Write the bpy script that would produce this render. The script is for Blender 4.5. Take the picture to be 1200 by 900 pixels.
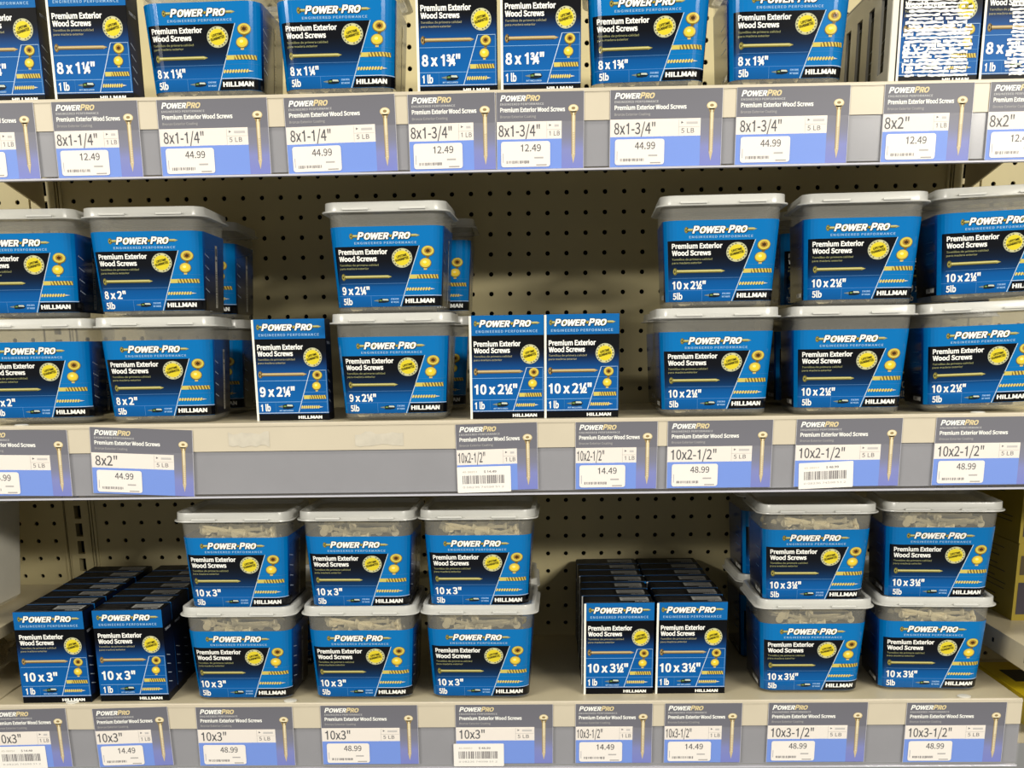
import bpy, bmesh, math, random
from mathutils import Matrix, Vector, Euler

# ------------------------------------------------------------------ scene, camera, light, exposure
for o in list(bpy.data.objects):
    bpy.data.objects.remove(o)
SC = bpy.context.scene
COL = SC.collection
SC.view_settings.view_transform = 'Standard'
SC.view_settings.look = 'None'
SC.view_settings.gamma = 1.0
SC.view_settings.use_curve_mapping = False
SC.view_settings.exposure = 0.0

cam = bpy.data.cameras.new('camera')
co = bpy.data.objects.new('camera', cam)
COL.objects.link(co)
cam.sensor_width = 36.0
cam.lens = 1404.64 / 1200 * 36.0
cam.shift_x = 24.72 / 1200
cam.shift_y = 351.81 / 1200
cam.clip_start = 0.05
_R = ((0.999546887, 0.026278015, -0.014679453), (-0.006963556, -0.272578568, -0.962108327), (-0.029283601, 0.961774605, -0.272272071))
_m = Matrix((_R[0], (-_R[1][0], -_R[1][1], -_R[1][2]), (-_R[2][0], -_R[2][1], -_R[2][2]))).transposed()
co.matrix_world = Matrix.Translation((0.03052671, -1.70766533, -0.19345884)) @ _m.to_4x4()
# rows of the matrix are camera right, down, forward; blender wants right, up, back
SC.camera = co

world = bpy.data.worlds.new('store_air')
SC.world = world
world.use_nodes = True
wb = world.node_tree.nodes['Background']
wb.inputs[0].default_value = (1.0, 0.97, 0.88, 1)
wb.inputs[1].default_value = 0.27


def area(name, loc, target, sx, sy, power, color):
    l = bpy.data.lights.new(name, 'AREA')
    l.shape = 'RECTANGLE'
    l.size, l.size_y = sx, sy
    l.energy = power
    l.color = color
    o = bpy.data.objects.new(name, l)
    COL.objects.link(o)
    o.location = loc
    d = Vector(target) - Vector(loc)
    o.rotation_euler = d.to_track_quat('-Z', 'Y').to_euler()
    return o


WARM = (1.0, 0.95, 0.85)
area('aisle_tube_light', (2.0, -3.4, 0.76), (0.1, 0, -0.2), 1.4, 0.10, 88, WARM)
area('far_aisle_tube_light', (-2.7, -3.4, 0.76), (-0.1, 0, -0.2), 1.4, 0.10, 80, WARM)
area('ceiling_tube_light', (0.1, -1.5, 1.9), (0, -0.2, -0.1), 4.0, 0.25, 38, WARM)

# ------------------------------------------------------------------ helpers
D = math.radians


def lin(c):
    r = []
    for x in c[:3]:
        x /= 255.0
        r.append(x / 12.92 if x <= 0.04045 else ((x + 0.055) / 1.055) ** 2.4)
    return tuple(r) + (1.0,)


def mat(name, c, rough=0.5, metal=0.0, alpha=1.0, spec=0.5, noise=0.0, nscale=40, bump=0.0):
    m = bpy.data.materials.new(name)
    m.use_nodes = True
    nt = m.node_tree
    b = nt.nodes['Principled BSDF']
    b.inputs['Base Color'].default_value = lin(c)
    b.inputs['Roughness'].default_value = rough
    b.inputs['Metallic'].default_value = metal
    b.inputs['Alpha'].default_value = alpha
    b.inputs['Specular IOR Level'].default_value = spec
    if noise or bump:
        tc = nt.nodes.new('ShaderNodeTexCoord')
        nz = nt.nodes.new('ShaderNodeTexNoise')
        nz.inputs['Scale'].default_value = nscale
        nz.inputs['Detail'].default_value = 5
        nt.links.new(tc.outputs['Object'], nz.inputs['Vector'])
        if noise:
            mx = nt.nodes.new('ShaderNodeMix')
            mx.data_type = 'RGBA'
            mx.inputs['A'].default_value = lin([x * (1 - noise) for x in c])
            mx.inputs['B'].default_value = lin([min(255, x * (1 + noise * .6)) for x in c])
            nt.links.new(nz.outputs['Fac'], mx.inputs['Factor'])
            nt.links.new(mx.outputs['Result'], b.inputs['Base Color'])
        if bump:
            bp = nt.nodes.new('ShaderNodeBump')
            bp.inputs['Strength'].default_value = bump
            bp.inputs['Distance'].default_value = 0.002
            nt.links.new(nz.outputs['Fac'], bp.inputs['Height'])
            nt.links.new(bp.outputs['Normal'], b.inputs['Normal'])
    return m


def print_mat(name, rough, spec=0.5):
    m = bpy.data.materials.new(name)
    m.use_nodes = True
    nt = m.node_tree
    b = nt.nodes['Principled BSDF']
    at = nt.nodes.new('ShaderNodeAttribute')
    at.attribute_name = 'Col'
    nt.links.new(at.outputs['Color'], b.inputs['Base Color'])
    b.inputs['Roughness'].default_value = rough
    b.inputs['Specular IOR Level'].default_value = spec
    return m


M = dict(
    panel=mat('almond_panel_paint', (196, 184, 140), .55, noise=.05, nscale=9),
    deck=mat('almond_shelf_paint', (208, 196, 164), .38, noise=.05, nscale=14),
    dark=mat('unlit_void', (14, 12, 10), .9),
    lip=mat('shelf_lip_paint', (208, 198, 176), .35, noise=.04, nscale=20),
    chan=mat('price_channel_plastic', (143, 143, 147), .22, noise=.04, nscale=25),
    rail=mat('channel_rail_plastic', (196, 196, 206), .18),
    film=mat('clear_channel_film', (222, 222, 232), .12, alpha=.08),
    residue=mat('sticker_residue', (204, 197, 180), .6, noise=.12, nscale=90),
    tub=mat('frosted_tub_plastic', (196, 194, 184), .28, alpha=.165, noise=.05, nscale=30),
    lid=mat('frosted_lid_plastic', (226, 226, 220), .22, alpha=.70, noise=.05, nscale=30),
    tab=mat('lid_tab_plastic', (214, 214, 208), .25, alpha=.95),
    label=print_mat('glossy_label_print', .13, .35),
    carton=print_mat('coated_carton_print', .42, .12),
    card=print_mat('matte_card_print', .45, .4),
    screw=print_mat('bronze_screw_coating', .32, .6),
    heap=mat('screw_heap_shade', (84, 72, 50), .6, noise=.6, nscale=160, bump=.6),
    white=mat('white_plastic', (222, 218, 204), .4, noise=.03),
    grey=mat('slotted_grey_plastic', (150, 148, 140), .38, noise=.05),
    yellow=print_mat('yellow_carton_print', .45),
    wrap=mat('clear_wrap', (205, 196, 172), .2, alpha=.45, noise=.3, nscale=30),
)


class MB:
    """collects polygons with colour, builds one mesh"""

    def __init__(s):
        s.v = []
        s.f = []
        s.c = []

    def face(s, pts, col=(200, 200, 200)):
        i = len(s.v)
        s.v += [tuple(p) for p in pts]
        s.f.append(list(range(i, i + len(pts))))
        s.c.append([col] * len(pts) if not isinstance(col, list) else col)

    def mesh(s, verts, faces, col=(200, 200, 200)):
        i = len(s.v)
        s.v += [tuple(p) for p in verts]
        for f in faces:
            s.f.append([i + k for k in f])
            s.c.append([col] * len(f))

    def box(s, x0, x1, y0, y1, z0, z1, col=(200, 200, 200)):
        v = [(x, y, z) for z in (z0, z1) for y in (y0, y1) for x in (x0, x1)]
        s.mesh(v, [(0, 2, 3, 1), (4, 5, 7, 6), (0, 1, 5, 4), (2, 6, 7, 3), (0, 4, 6, 2), (1, 3, 7, 5)], col)

    def loft(s, rings, cap0=True, cap1=True, closed=True, col=(200, 200, 200)):
        i0 = len(s.v)
        n = len(rings[0])
        for r in rings:
            s.v += [tuple(p) for p in r]
        for k in range(len(rings) - 1):
            for j in range(n if closed else n - 1):
                a = i0 + k * n + j
                b = i0 + k * n + (j + 1) % n
                s.f.append([a, b, b + n, a + n])
                s.c.append([col] * 4)
        if cap0:
            s.f.append([i0 + j for j in range(n)][::-1])
            s.c.append([col] * n)
        if cap1:
            s.f.append([i0 + (len(rings) - 1) * n + j for j in range(n)])
            s.c.append([col] * n)

    def tube(s, p0, p1, r0, r1=None, n=8, col=(200, 200, 200)):
        r1 = r0 if r1 is None else r1
        p0, p1 = Vector(p0), Vector(p1)
        d = (p1 - p0).normalized()
        a = d.orthogonal().normalized()
        b = d.cross(a)
        rings = [[p + (a * math.cos(t) + b * math.sin(t)) * r for t in [2 * math.pi * k / n for k in range(n)]]
                 for p, r in ((p0, r0), (p1, r1))]
        s.loft(rings, col=col)

    def build(s, name, m, parent=None, smooth=False, bevel=0.0, colored=False, merge=False, mats=None):
        me = bpy.data.meshes.new(name)
        me.from_pydata(s.v, [], s.f)
        if colored:
            ca = me.color_attributes.new('Col', 'FLOAT_COLOR', 'CORNER')
            flat = []
            for cc in s.c:
                for c in cc:
                    flat += lin(c)
            ca.data.foreach_set('color', flat)
        me.materials.append(m)
        if merge or bevel:
            bm = bmesh.new()
            bm.from_mesh(me)
            bmesh.ops.remove_doubles(bm, verts=bm.verts, dist=1e-6)
            if bevel:
                es = [e for e in bm.edges if len(e.link_faces) == 2 and e.calc_face_angle(0) > .5]
                bmesh.ops.bevel(bm, geom=es, offset=bevel, segments=2, affect='EDGES', profile=.5)
            bmesh.ops.recalc_face_normals(bm, faces=bm.faces)
            bm.to_mesh(me)
            bm.free()
        if smooth:
            me.polygons.foreach_set('use_smooth', [True] * len(me.polygons))
            try:
                me.set_sharp_from_angle(angle=D(38))
            except Exception:
                pass
        o = bpy.data.objects.new(name, me)
        COL.objects.link(o)
        if parent:
            o.parent = parent
        return o


def tag(o, label=None, cat=None, group=None, kind=None):
    if label:
        o['label'] = label
    if cat:
        o['category'] = cat
    if group:
        o['group'] = group
    if kind:
        o['kind'] = kind
    return o


def empty(name, loc=(0, 0, 0), rz=0.0):
    o = bpy.data.objects.new(name, None)
    o.empty_display_size = .02
    COL.objects.link(o)
    o.location = loc
    o.rotation_euler = (0, 0, rz)
    return o


def children(o):
    return [c for c in COL.objects if c.parent == o]


KIDS = {}


def copy_tree(o, parent=None):
    c = o.copy()
    COL.objects.link(c)
    if parent:
        c.parent = parent
    if o.name not in KIDS:
        KIDS[o.name] = children(o)
    for ch in KIDS[o.name]:
        copy_tree(ch, c)
    return c


# ------------------------------------------------------------------ lettering
_TXT = {}
FONT_CAP = 0.73
# plain sans-serif letter outlines: advance, then closed loops of x, y
GLYPH = {"\"":[472,[[110,481,166,481,183,666,185,768,90,768,92,666],[306,481,361,481,379,666,381,768,285,768,287,666]]],"$":[553,[[248,-122,314,-122,314,-10,405,23,465,90,486,183,405,346,255,428,174,540,188,596,227,634,287,647,340,640,383,619,422,585,471,638,428,677,377,706,314,721,314,833,248,833,248,720,163,688,107,624,87,535,167,386,317,302,397,177,383,117,341,77,272,63,208,73,151,99,101,136,58,74,112,34,177,4,248,-12]]],"-":[346,[[46,244,301,244,301,314,46,314]]],".":[277,[[138,-13,171,-4,195,20,204,56,195,92,171,117,138,125,105,117,82,92,73,56,82,20,105,-4]]],"/":[390,[[11,-178,78,-178,375,791,310,791]]],"0":[553,[[277,-13,397,29,476,156,504,367,476,577,397,702,277,743,156,702,78,577,50,367,78,156,156,29],[277,61,204,93,155,193,137,367,155,541,204,640,277,671,350,640,399,541,416,367,399,193,350,93]]],"1":[553,[[360,730,360,0,262,0,262,545,115,545,115,612,200,628,255,668,272,730]]],"2":[553,[[44,0,503,0,503,79,301,79,181,72,332,230,432,381,468,529,442,642,368,716,255,743,171,730,101,693,40,636,93,585,137,628,187,658,244,669,319,650,364,599,378,525,343,391,232,237,44,54]]],"3":[553,[[262,-13,381,12,465,83,497,195,476,283,421,345,343,380,343,385,411,423,456,482,472,561,444,659,369,721,259,743,181,732,114,701,56,656,105,599,149,635,200,660,256,669,322,655,364,615,379,554,361,483,297,433,177,414,177,345,311,326,383,276,404,198,385,126,333,79,256,63,182,75,123,105,76,146,29,88,85,38,162,1]]],"4":[553,[[339,0,424,0,424,201,522,201,522,274,424,274,424,730,324,730,20,261,20,201,339,201],[339,274,115,274,281,523,340,630,344,630,339,498]]],"5":[553,[[261,-13,377,16,465,101,500,237,470,369,390,446,280,470,239,467,204,457,170,441,189,652,464,652,464,730,110,730,86,389,134,359,174,382,212,396,256,401,336,381,388,325,407,235,386,143,331,84,252,63,177,74,119,104,73,143,27,84,84,37,160,1]]],"6":[553,[[300,-13,405,17,481,100,510,224,485,352,414,428,307,453,249,443,192,413,141,365,169,544,237,640,330,668,373,661,413,642,445,612,497,668,451,707,395,733,326,743,193,704,94,578,56,349,88,148,175,27],[143,293,193,347,244,376,292,385,365,365,409,310,423,224,407,137,363,79,300,59,221,86,168,165]]],"7":[553,[[197,0,292,0,315,253,377,466,506,675,506,730,49,730,49,652,403,652,289,456,225,248]]],"8":[553,[[279,-13,399,12,478,80,507,175,489,262,445,324,384,367,384,372,428,416,465,476,481,549,457,649,388,716,281,741,178,717,107,653,81,556,95,486,130,430,179,387,179,383,115,337,66,269,46,181,76,81,158,12],[329,396,247,433,187,483,163,556,178,618,220,658,280,673,346,656,389,610,403,544,395,491,370,442],[280,55,201,72,147,120,126,189,140,255,175,310,227,355,323,312,393,258,420,178,403,114,354,71]]],"9":[553,[[234,-13,363,27,461,159,499,396,466,589,379,705,253,743,148,713,73,631,44,506,69,380,139,303,245,277,306,288,363,319,413,365,384,187,318,91,231,63,185,69,143,89,108,119,58,62,104,23,162,-3],[412,442,362,386,310,354,260,345,188,365,144,421,129,506,146,594,190,651,254,672,334,646,387,569]]],"A":[606,[[4,0,97,0,167,223,434,223,504,0,602,0,354,730,251,730],[190,296,226,408,299,655,303,655,376,408,411,296]]],"B":[654,[[101,0,333,0,477,24,574,95,609,214,590,300,538,358,461,388,461,393,519,428,555,483,568,552,535,655,447,712,317,730,101,730],[192,420,192,657,305,657,400,646,458,608,477,540,459,476,402,435,301,420],[192,74,192,349,320,349,428,335,496,291,519,217,495,136,427,89,320,74]]],"C":[635,[[375,-13,463,-1,537,35,600,92,549,150,500,106,444,78,379,68,259,104,180,208,152,367,181,525,262,626,382,662,440,654,490,630,532,594,582,653,531,697,463,730,381,743,215,697,101,568,58,365,100,161,212,32]]],"D":[685,[[101,0,287,0,473,44,587,170,626,367,587,565,472,688,283,730,101,730],[192,76,192,655,275,655,418,622,503,524,532,367,503,210,418,110,275,76]]],"E":[587,[[101,0,532,0,532,79,192,79,192,345,469,345,469,423,192,423,192,652,521,652,521,730,101,730]]],"F":[550,[[101,0,192,0,192,328,471,328,471,405,192,405,192,652,521,652,521,730,101,730]]],"G":[686,[[387,-13,479,-2,555,28,612,72,612,378,372,378,372,302,528,302,528,111,492,87,447,73,396,68,264,104,181,208,152,367,183,525,267,626,395,662,460,653,512,628,553,594,603,653,552,696,483,729,392,743,220,697,102,568,58,365,101,161,217,32]]],"H":[725,[[101,0,192,0,192,345,533,345,533,0,625,0,625,730,533,730,533,424,192,424,192,730,101,730]]],"I":[292,[[101,0,192,0,192,730,101,730]]],"J":[533,[[236,-13,351,18,417,99,437,214,437,730,345,730,345,223,332,134,293,83,227,68,178,76,136,103,101,150,35,103,85,39,152,0]]],"K":[643,[[101,0,192,0,192,231,318,380,537,0,639,0,375,453,605,730,500,730,194,364,192,364,192,730,101,730]]],"L":[541,[[101,0,512,0,512,79,192,79,192,730,101,730]]],"M":[809,[[101,0,183,0,183,404,171,619,175,619,234,453,372,74,434,74,572,453,630,619,634,619,622,404,622,0,708,0,708,730,598,730,458,340,407,187,403,187,351,340,211,730,101,730]]],"N":[720,[[101,0,187,0,187,383,185,460,181,537,176,611,180,611,259,461,525,0,619,0,619,730,532,730,532,351,534,273,539,195,545,120,540,120,461,270,194,730,101,730]]],"O":[739,[[369,-13,532,34,641,165,681,367,641,569,532,698,369,743,207,698,98,569,58,367,98,165,207,34],[369,68,255,105,179,209,152,367,179,525,255,626,369,662,484,626,560,525,587,367,560,209,484,105]]],"P":[630,[[101,0,192,0,192,291,313,291,454,315,548,389,582,516,547,642,452,710,309,730,101,730],[192,365,192,655,297,655,404,643,468,599,490,516,469,430,407,381,301,365]]],"Q":[739,[[369,64,255,101,179,206,152,367,179,525,255,626,369,662,484,626,560,525,587,367,560,206,484,101],[593,-183,697,-166,679,-96,603,-107,528,-96,467,-63,423,-9,559,54,649,182,681,367,641,569,532,698,369,743,207,698,98,569,58,367,92,179,185,50,325,-10,382,-99,472,-160]]],"R":[632,[[192,383,192,655,315,655,412,643,471,602,492,526,471,446,412,399,315,383],[501,0,605,0,419,320,506,358,563,427,584,526,550,646,461,711,329,730,101,730,101,0,192,0,192,310,324,310]]],"S":[594,[[303,-13,435,15,520,89,551,194,531,285,477,347,400,389,297,434,240,461,194,498,175,557,192,613,240,649,312,662,375,654,430,631,478,595,526,653,467,700,394,731,312,743,193,718,112,650,82,550,105,460,161,400,230,363,335,317,397,286,441,247,457,186,439,124,386,83,304,68,229,79,161,111,103,158,48,95,119,38,205,0]]],"T":[597,[[252,0,345,0,345,652,566,652,566,730,31,730,31,652,252,652]]],"U":[718,[[360,-13,493,16,587,115,621,301,621,730,533,730,533,299,509,161,447,89,360,68,273,89,212,161,189,299,189,730,98,730,98,301,132,115,225,16]]],"V":[573,[[234,0,341,0,573,730,479,730,362,335,291,94,287,94,216,335,98,730,1,730]]],"W":[874,[[180,0,290,0,398,440,435,607,439,607,475,440,586,0,697,0,848,730,760,730,681,333,641,96,635,96,584,333,482,730,397,730,297,333,245,96,241,96,197,333,121,730,26,730]]],"X":[571,[[17,0,115,0,219,197,278,316,282,316,345,197,453,0,555,0,341,372,540,730,443,730,346,544,294,436,290,436,232,544,132,730,31,730,230,377]]],"Y":[529,[[218,0,310,0,310,283,530,730,434,730,341,524,267,364,263,364,191,524,97,730,-1,730,218,283]]],"Z":[601,[[50,0,554,0,554,79,163,79,549,675,549,730,85,730,85,652,435,652,50,56]]],"a":[561,[[216,-13,281,-2,341,26,395,65,398,65,406,0,481,0,481,333,462,450,401,527,294,555,211,543,139,517,82,484,117,421,164,449,218,470,279,479,347,459,381,409,390,343,202,305,94,239,59,140,79,57,135,5],[242,61,193,69,159,97,146,146,169,208,246,253,390,282,390,131,340,92,292,69]]],"b":[615,[[330,-13,445,22,531,121,565,279,540,425,467,520,350,555,289,544,232,517,179,479,183,576,183,793,92,793,92,0,164,0,172,56,176,56,226,19,278,-5],[315,64,275,69,230,86,183,120,183,404,233,445,281,470,327,478,410,453,456,383,470,278,450,163,395,90]]],"c":[508,[[305,-13,368,-5,427,19,480,55,440,117,403,89,360,70,313,63,225,89,167,161,145,270,168,379,228,452,316,478,355,472,391,456,423,431,469,491,427,523,376,546,312,555,182,521,88,424,52,270,86,117,175,21]]],"d":[617,[[276,-13,338,-2,393,25,440,64,443,64,451,0,526,0,526,793,434,793,434,585,439,492,393,526,344,547,287,555,171,520,86,422,53,270,81,116,158,20],[296,64,215,88,164,159,146,271,168,379,224,452,303,478,347,472,390,454,434,421,434,137,389,96,344,72]]],"e":[552,[[311,-13,379,-6,437,14,488,42,456,103,415,80,370,65,321,60,230,83,168,149,141,249,506,249,510,301,485,435,411,523,294,555,176,520,87,422,52,270,87,117,179,21],[140,314,169,405,224,462,296,482,368,463,414,406,430,314]]],"g":[562,[[274,-249,419,-223,514,-155,548,-62,527,11,464,53,360,67,253,67,196,74,167,95,158,125,163,152,175,173,193,190,273,171,374,194,444,259,471,360,465,404,450,441,427,471,538,471,538,541,350,541,273,555,172,531,99,464,71,362,81,301,107,252,141,216,141,212,113,187,91,153,82,112,88,73,105,44,130,23,130,18,87,-17,60,-59,51,-105,79,-183,158,-232],[273,233,216,249,174,293,158,362,174,430,215,473,273,488,332,473,373,430,388,362,372,293,331,249],[287,-186,202,-175,149,-142,130,-92,136,-60,154,-29,185,0,255,-8,349,-8,409,-14,446,-36,458,-77,437,-130,378,-170]]],"i":[274,[[92,0,183,0,183,541,92,541],[137,652,169,660,190,681,198,713,190,744,169,764,137,772,106,764,85,744,78,713,85,681,106,660]]],"l":[283,[[187,-13,240,-5,227,65,208,63,183,102,183,793,92,793,92,108,101,42,132,1]]],"m":[922,[[92,0,183,0,183,392,231,439,276,466,319,475,375,460,408,413,419,331,419,0,510,0,510,392,559,439,604,466,646,475,703,460,736,413,747,331,747,0,838,0,838,343,820,459,766,530,674,555,611,541,552,505,495,451,465,506,417,542,346,555,284,542,228,509,177,462,175,462,166,541,92,541]]],"n":[608,[[92,0,183,0,183,392,233,438,280,466,331,475,389,460,423,413,433,331,433,0,524,0,524,343,506,459,452,530,359,555,290,542,230,509,177,462,175,462,166,541,92,541]]],"o":[604,[[302,-13,425,21,516,117,552,270,516,424,425,521,302,555,178,521,87,424,52,270,87,117,178,21],[302,63,220,89,165,161,145,270,165,379,220,452,302,478,384,452,439,379,459,270,439,161,384,89]]],"p":[617,[[92,-228,183,-228,183,-45,180,50,230,15,280,-6,330,-13,445,22,531,121,565,279,540,425,467,520,350,555,288,544,230,516,177,478,175,478,166,541,92,541],[315,64,275,69,231,86,183,120,183,404,233,445,281,470,327,478,410,453,456,383,470,278,450,163,395,90]]],"r":[386,[[92,0,183,0,183,348,224,421,272,461,319,473,371,464,388,543,331,555,273,541,221,502,177,442,175,442,166,541,92,541]]],"s":[466,[[233,-13,341,9,407,67,429,147,404,229,343,279,265,312,208,335,165,364,148,405,159,445,192,473,249,484,294,478,334,461,371,436,415,493,369,524,312,546,248,555,147,534,84,479,62,401,86,326,145,277,219,245,278,221,324,188,343,142,331,100,296,69,236,58,176,66,124,88,76,122,32,62,90,23,158,-3]]],"t":[375,[[261,-13,362,7,344,76,282,61,232,73,206,108,198,164,198,467,346,467,346,541,198,541,198,693,122,693,113,541,27,536,27,467,108,467,108,167,122,72,170,10]]],"u":[605,[[250,-13,318,-1,376,33,428,85,431,85,438,0,514,0,514,541,423,541,423,157,375,105,328,75,277,66,219,81,186,127,175,209,175,541,84,541,84,198,101,82,156,11]]],"w":[799,[[177,0,283,0,360,290,396,447,401,447,438,292,516,0,626,0,773,541,685,541,607,228,574,78,569,78,531,228,446,541,358,541,273,228,237,78,232,78,200,228,120,541,27,541]]],"x":[496,[[15,0,111,0,183,126,238,223,243,223,302,126,381,0,481,0,303,273,467,541,372,541,306,422,258,332,253,332,200,422,127,541,29,541,193,282]]],"z":[473,[[35,0,444,0,444,74,149,74,435,492,435,541,66,541,66,467,320,467,35,49]]],"\u00bc":[687,[[216,730,216,292,157,292,157,619,69,619,69,659,120,669,153,693,163,730],[180,-20,255,-20,620,750,545,750],[558,0,610,0,610,121,668,121,668,164,610,164,610,438,549,438,367,157,367,121,558,121],[558,164,424,164,524,314,559,378,561,378,558,299]]],"\u00bd":[687,[[216,730,216,292,157,292,157,619,69,619,69,659,120,669,153,693,163,730],[180,-20,255,-20,620,750,545,750],[381,0,657,0,657,47,535,47,464,43,554,138,614,229,636,317,620,385,576,430,508,446,458,438,416,416,379,382,411,351,437,377,467,395,501,402,546,390,573,360,582,315,561,235,494,142,381,32]]],"\u00be":[687,[[157,284,229,299,279,342,298,409,286,462,252,499,206,520,206,523,246,546,273,581,283,628,267,688,221,725,155,738,109,731,69,713,33,686,63,651,90,673,120,688,154,694,193,685,219,661,228,624,216,582,178,552,106,541,106,499,187,488,230,457,243,411,231,368,200,340,154,330,109,337,74,355,45,380,17,345,51,315,97,293],[180,-20,255,-20,620,750,545,750],[558,0,610,0,610,121,668,121,668,164,610,164,610,438,549,438,367,157,367,121,558,121],[558,164,424,164,524,314,559,378,561,378,558,299]]]," ":[223,[]]}


def raw_text(s, bold=0.0, shear=0.0, space=1.0):
    k = (s, bold, shear, space)
    if k not in _TXT:
        cu = bpy.data.curves.new('lettering', 'CURVE')
        cu.dimensions = '2D'
        cu.fill_mode = 'BOTH'
        base = min(bold * .8, .012)
        cu.offset = base
        x = 0.0
        for ch in s:
            adv, loops = GLYPH[ch]
            for lp in loops:
                n = len(lp) // 2
                sp = cu.splines.new('POLY')
                sp.points.add(n - 1)
                sp.use_cyclic_u = True
                for i in range(n):
                    px, py = lp[2 * i] * .001, lp[2 * i + 1] * .001
                    sp.points[i].co = (x + px + shear * py, py, 0, 1)
            x += adv * .001 * space
        o = bpy.data.objects.new('lettering', cu)
        COL.objects.link(o)
        bpy.context.view_layer.update()
        dg = bpy.context.evaluated_depsgraph_get()
        me = bpy.data.meshes.new_from_object(o.evaluated_get(dg))
        vs = [(v.co.x, v.co.y) for v in me.vertices]
        fs = [list(p.vertices) for p in me.polygons]
        bpy.data.objects.remove(o)
        bpy.data.curves.remove(cu)
        bpy.data.meshes.remove(me)
        r = bold * .8 - base
        if r > .004:
            _TXT[k] = [([(x + dx * r, y + dy * r) for x, y in vs], fs) for dx, dy in ((-1, -.8), (1, -.8), (1, .8), (-1, .8))]
        else:
            _TXT[k] = [(vs, fs)]
    return _TXT[k]


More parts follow.
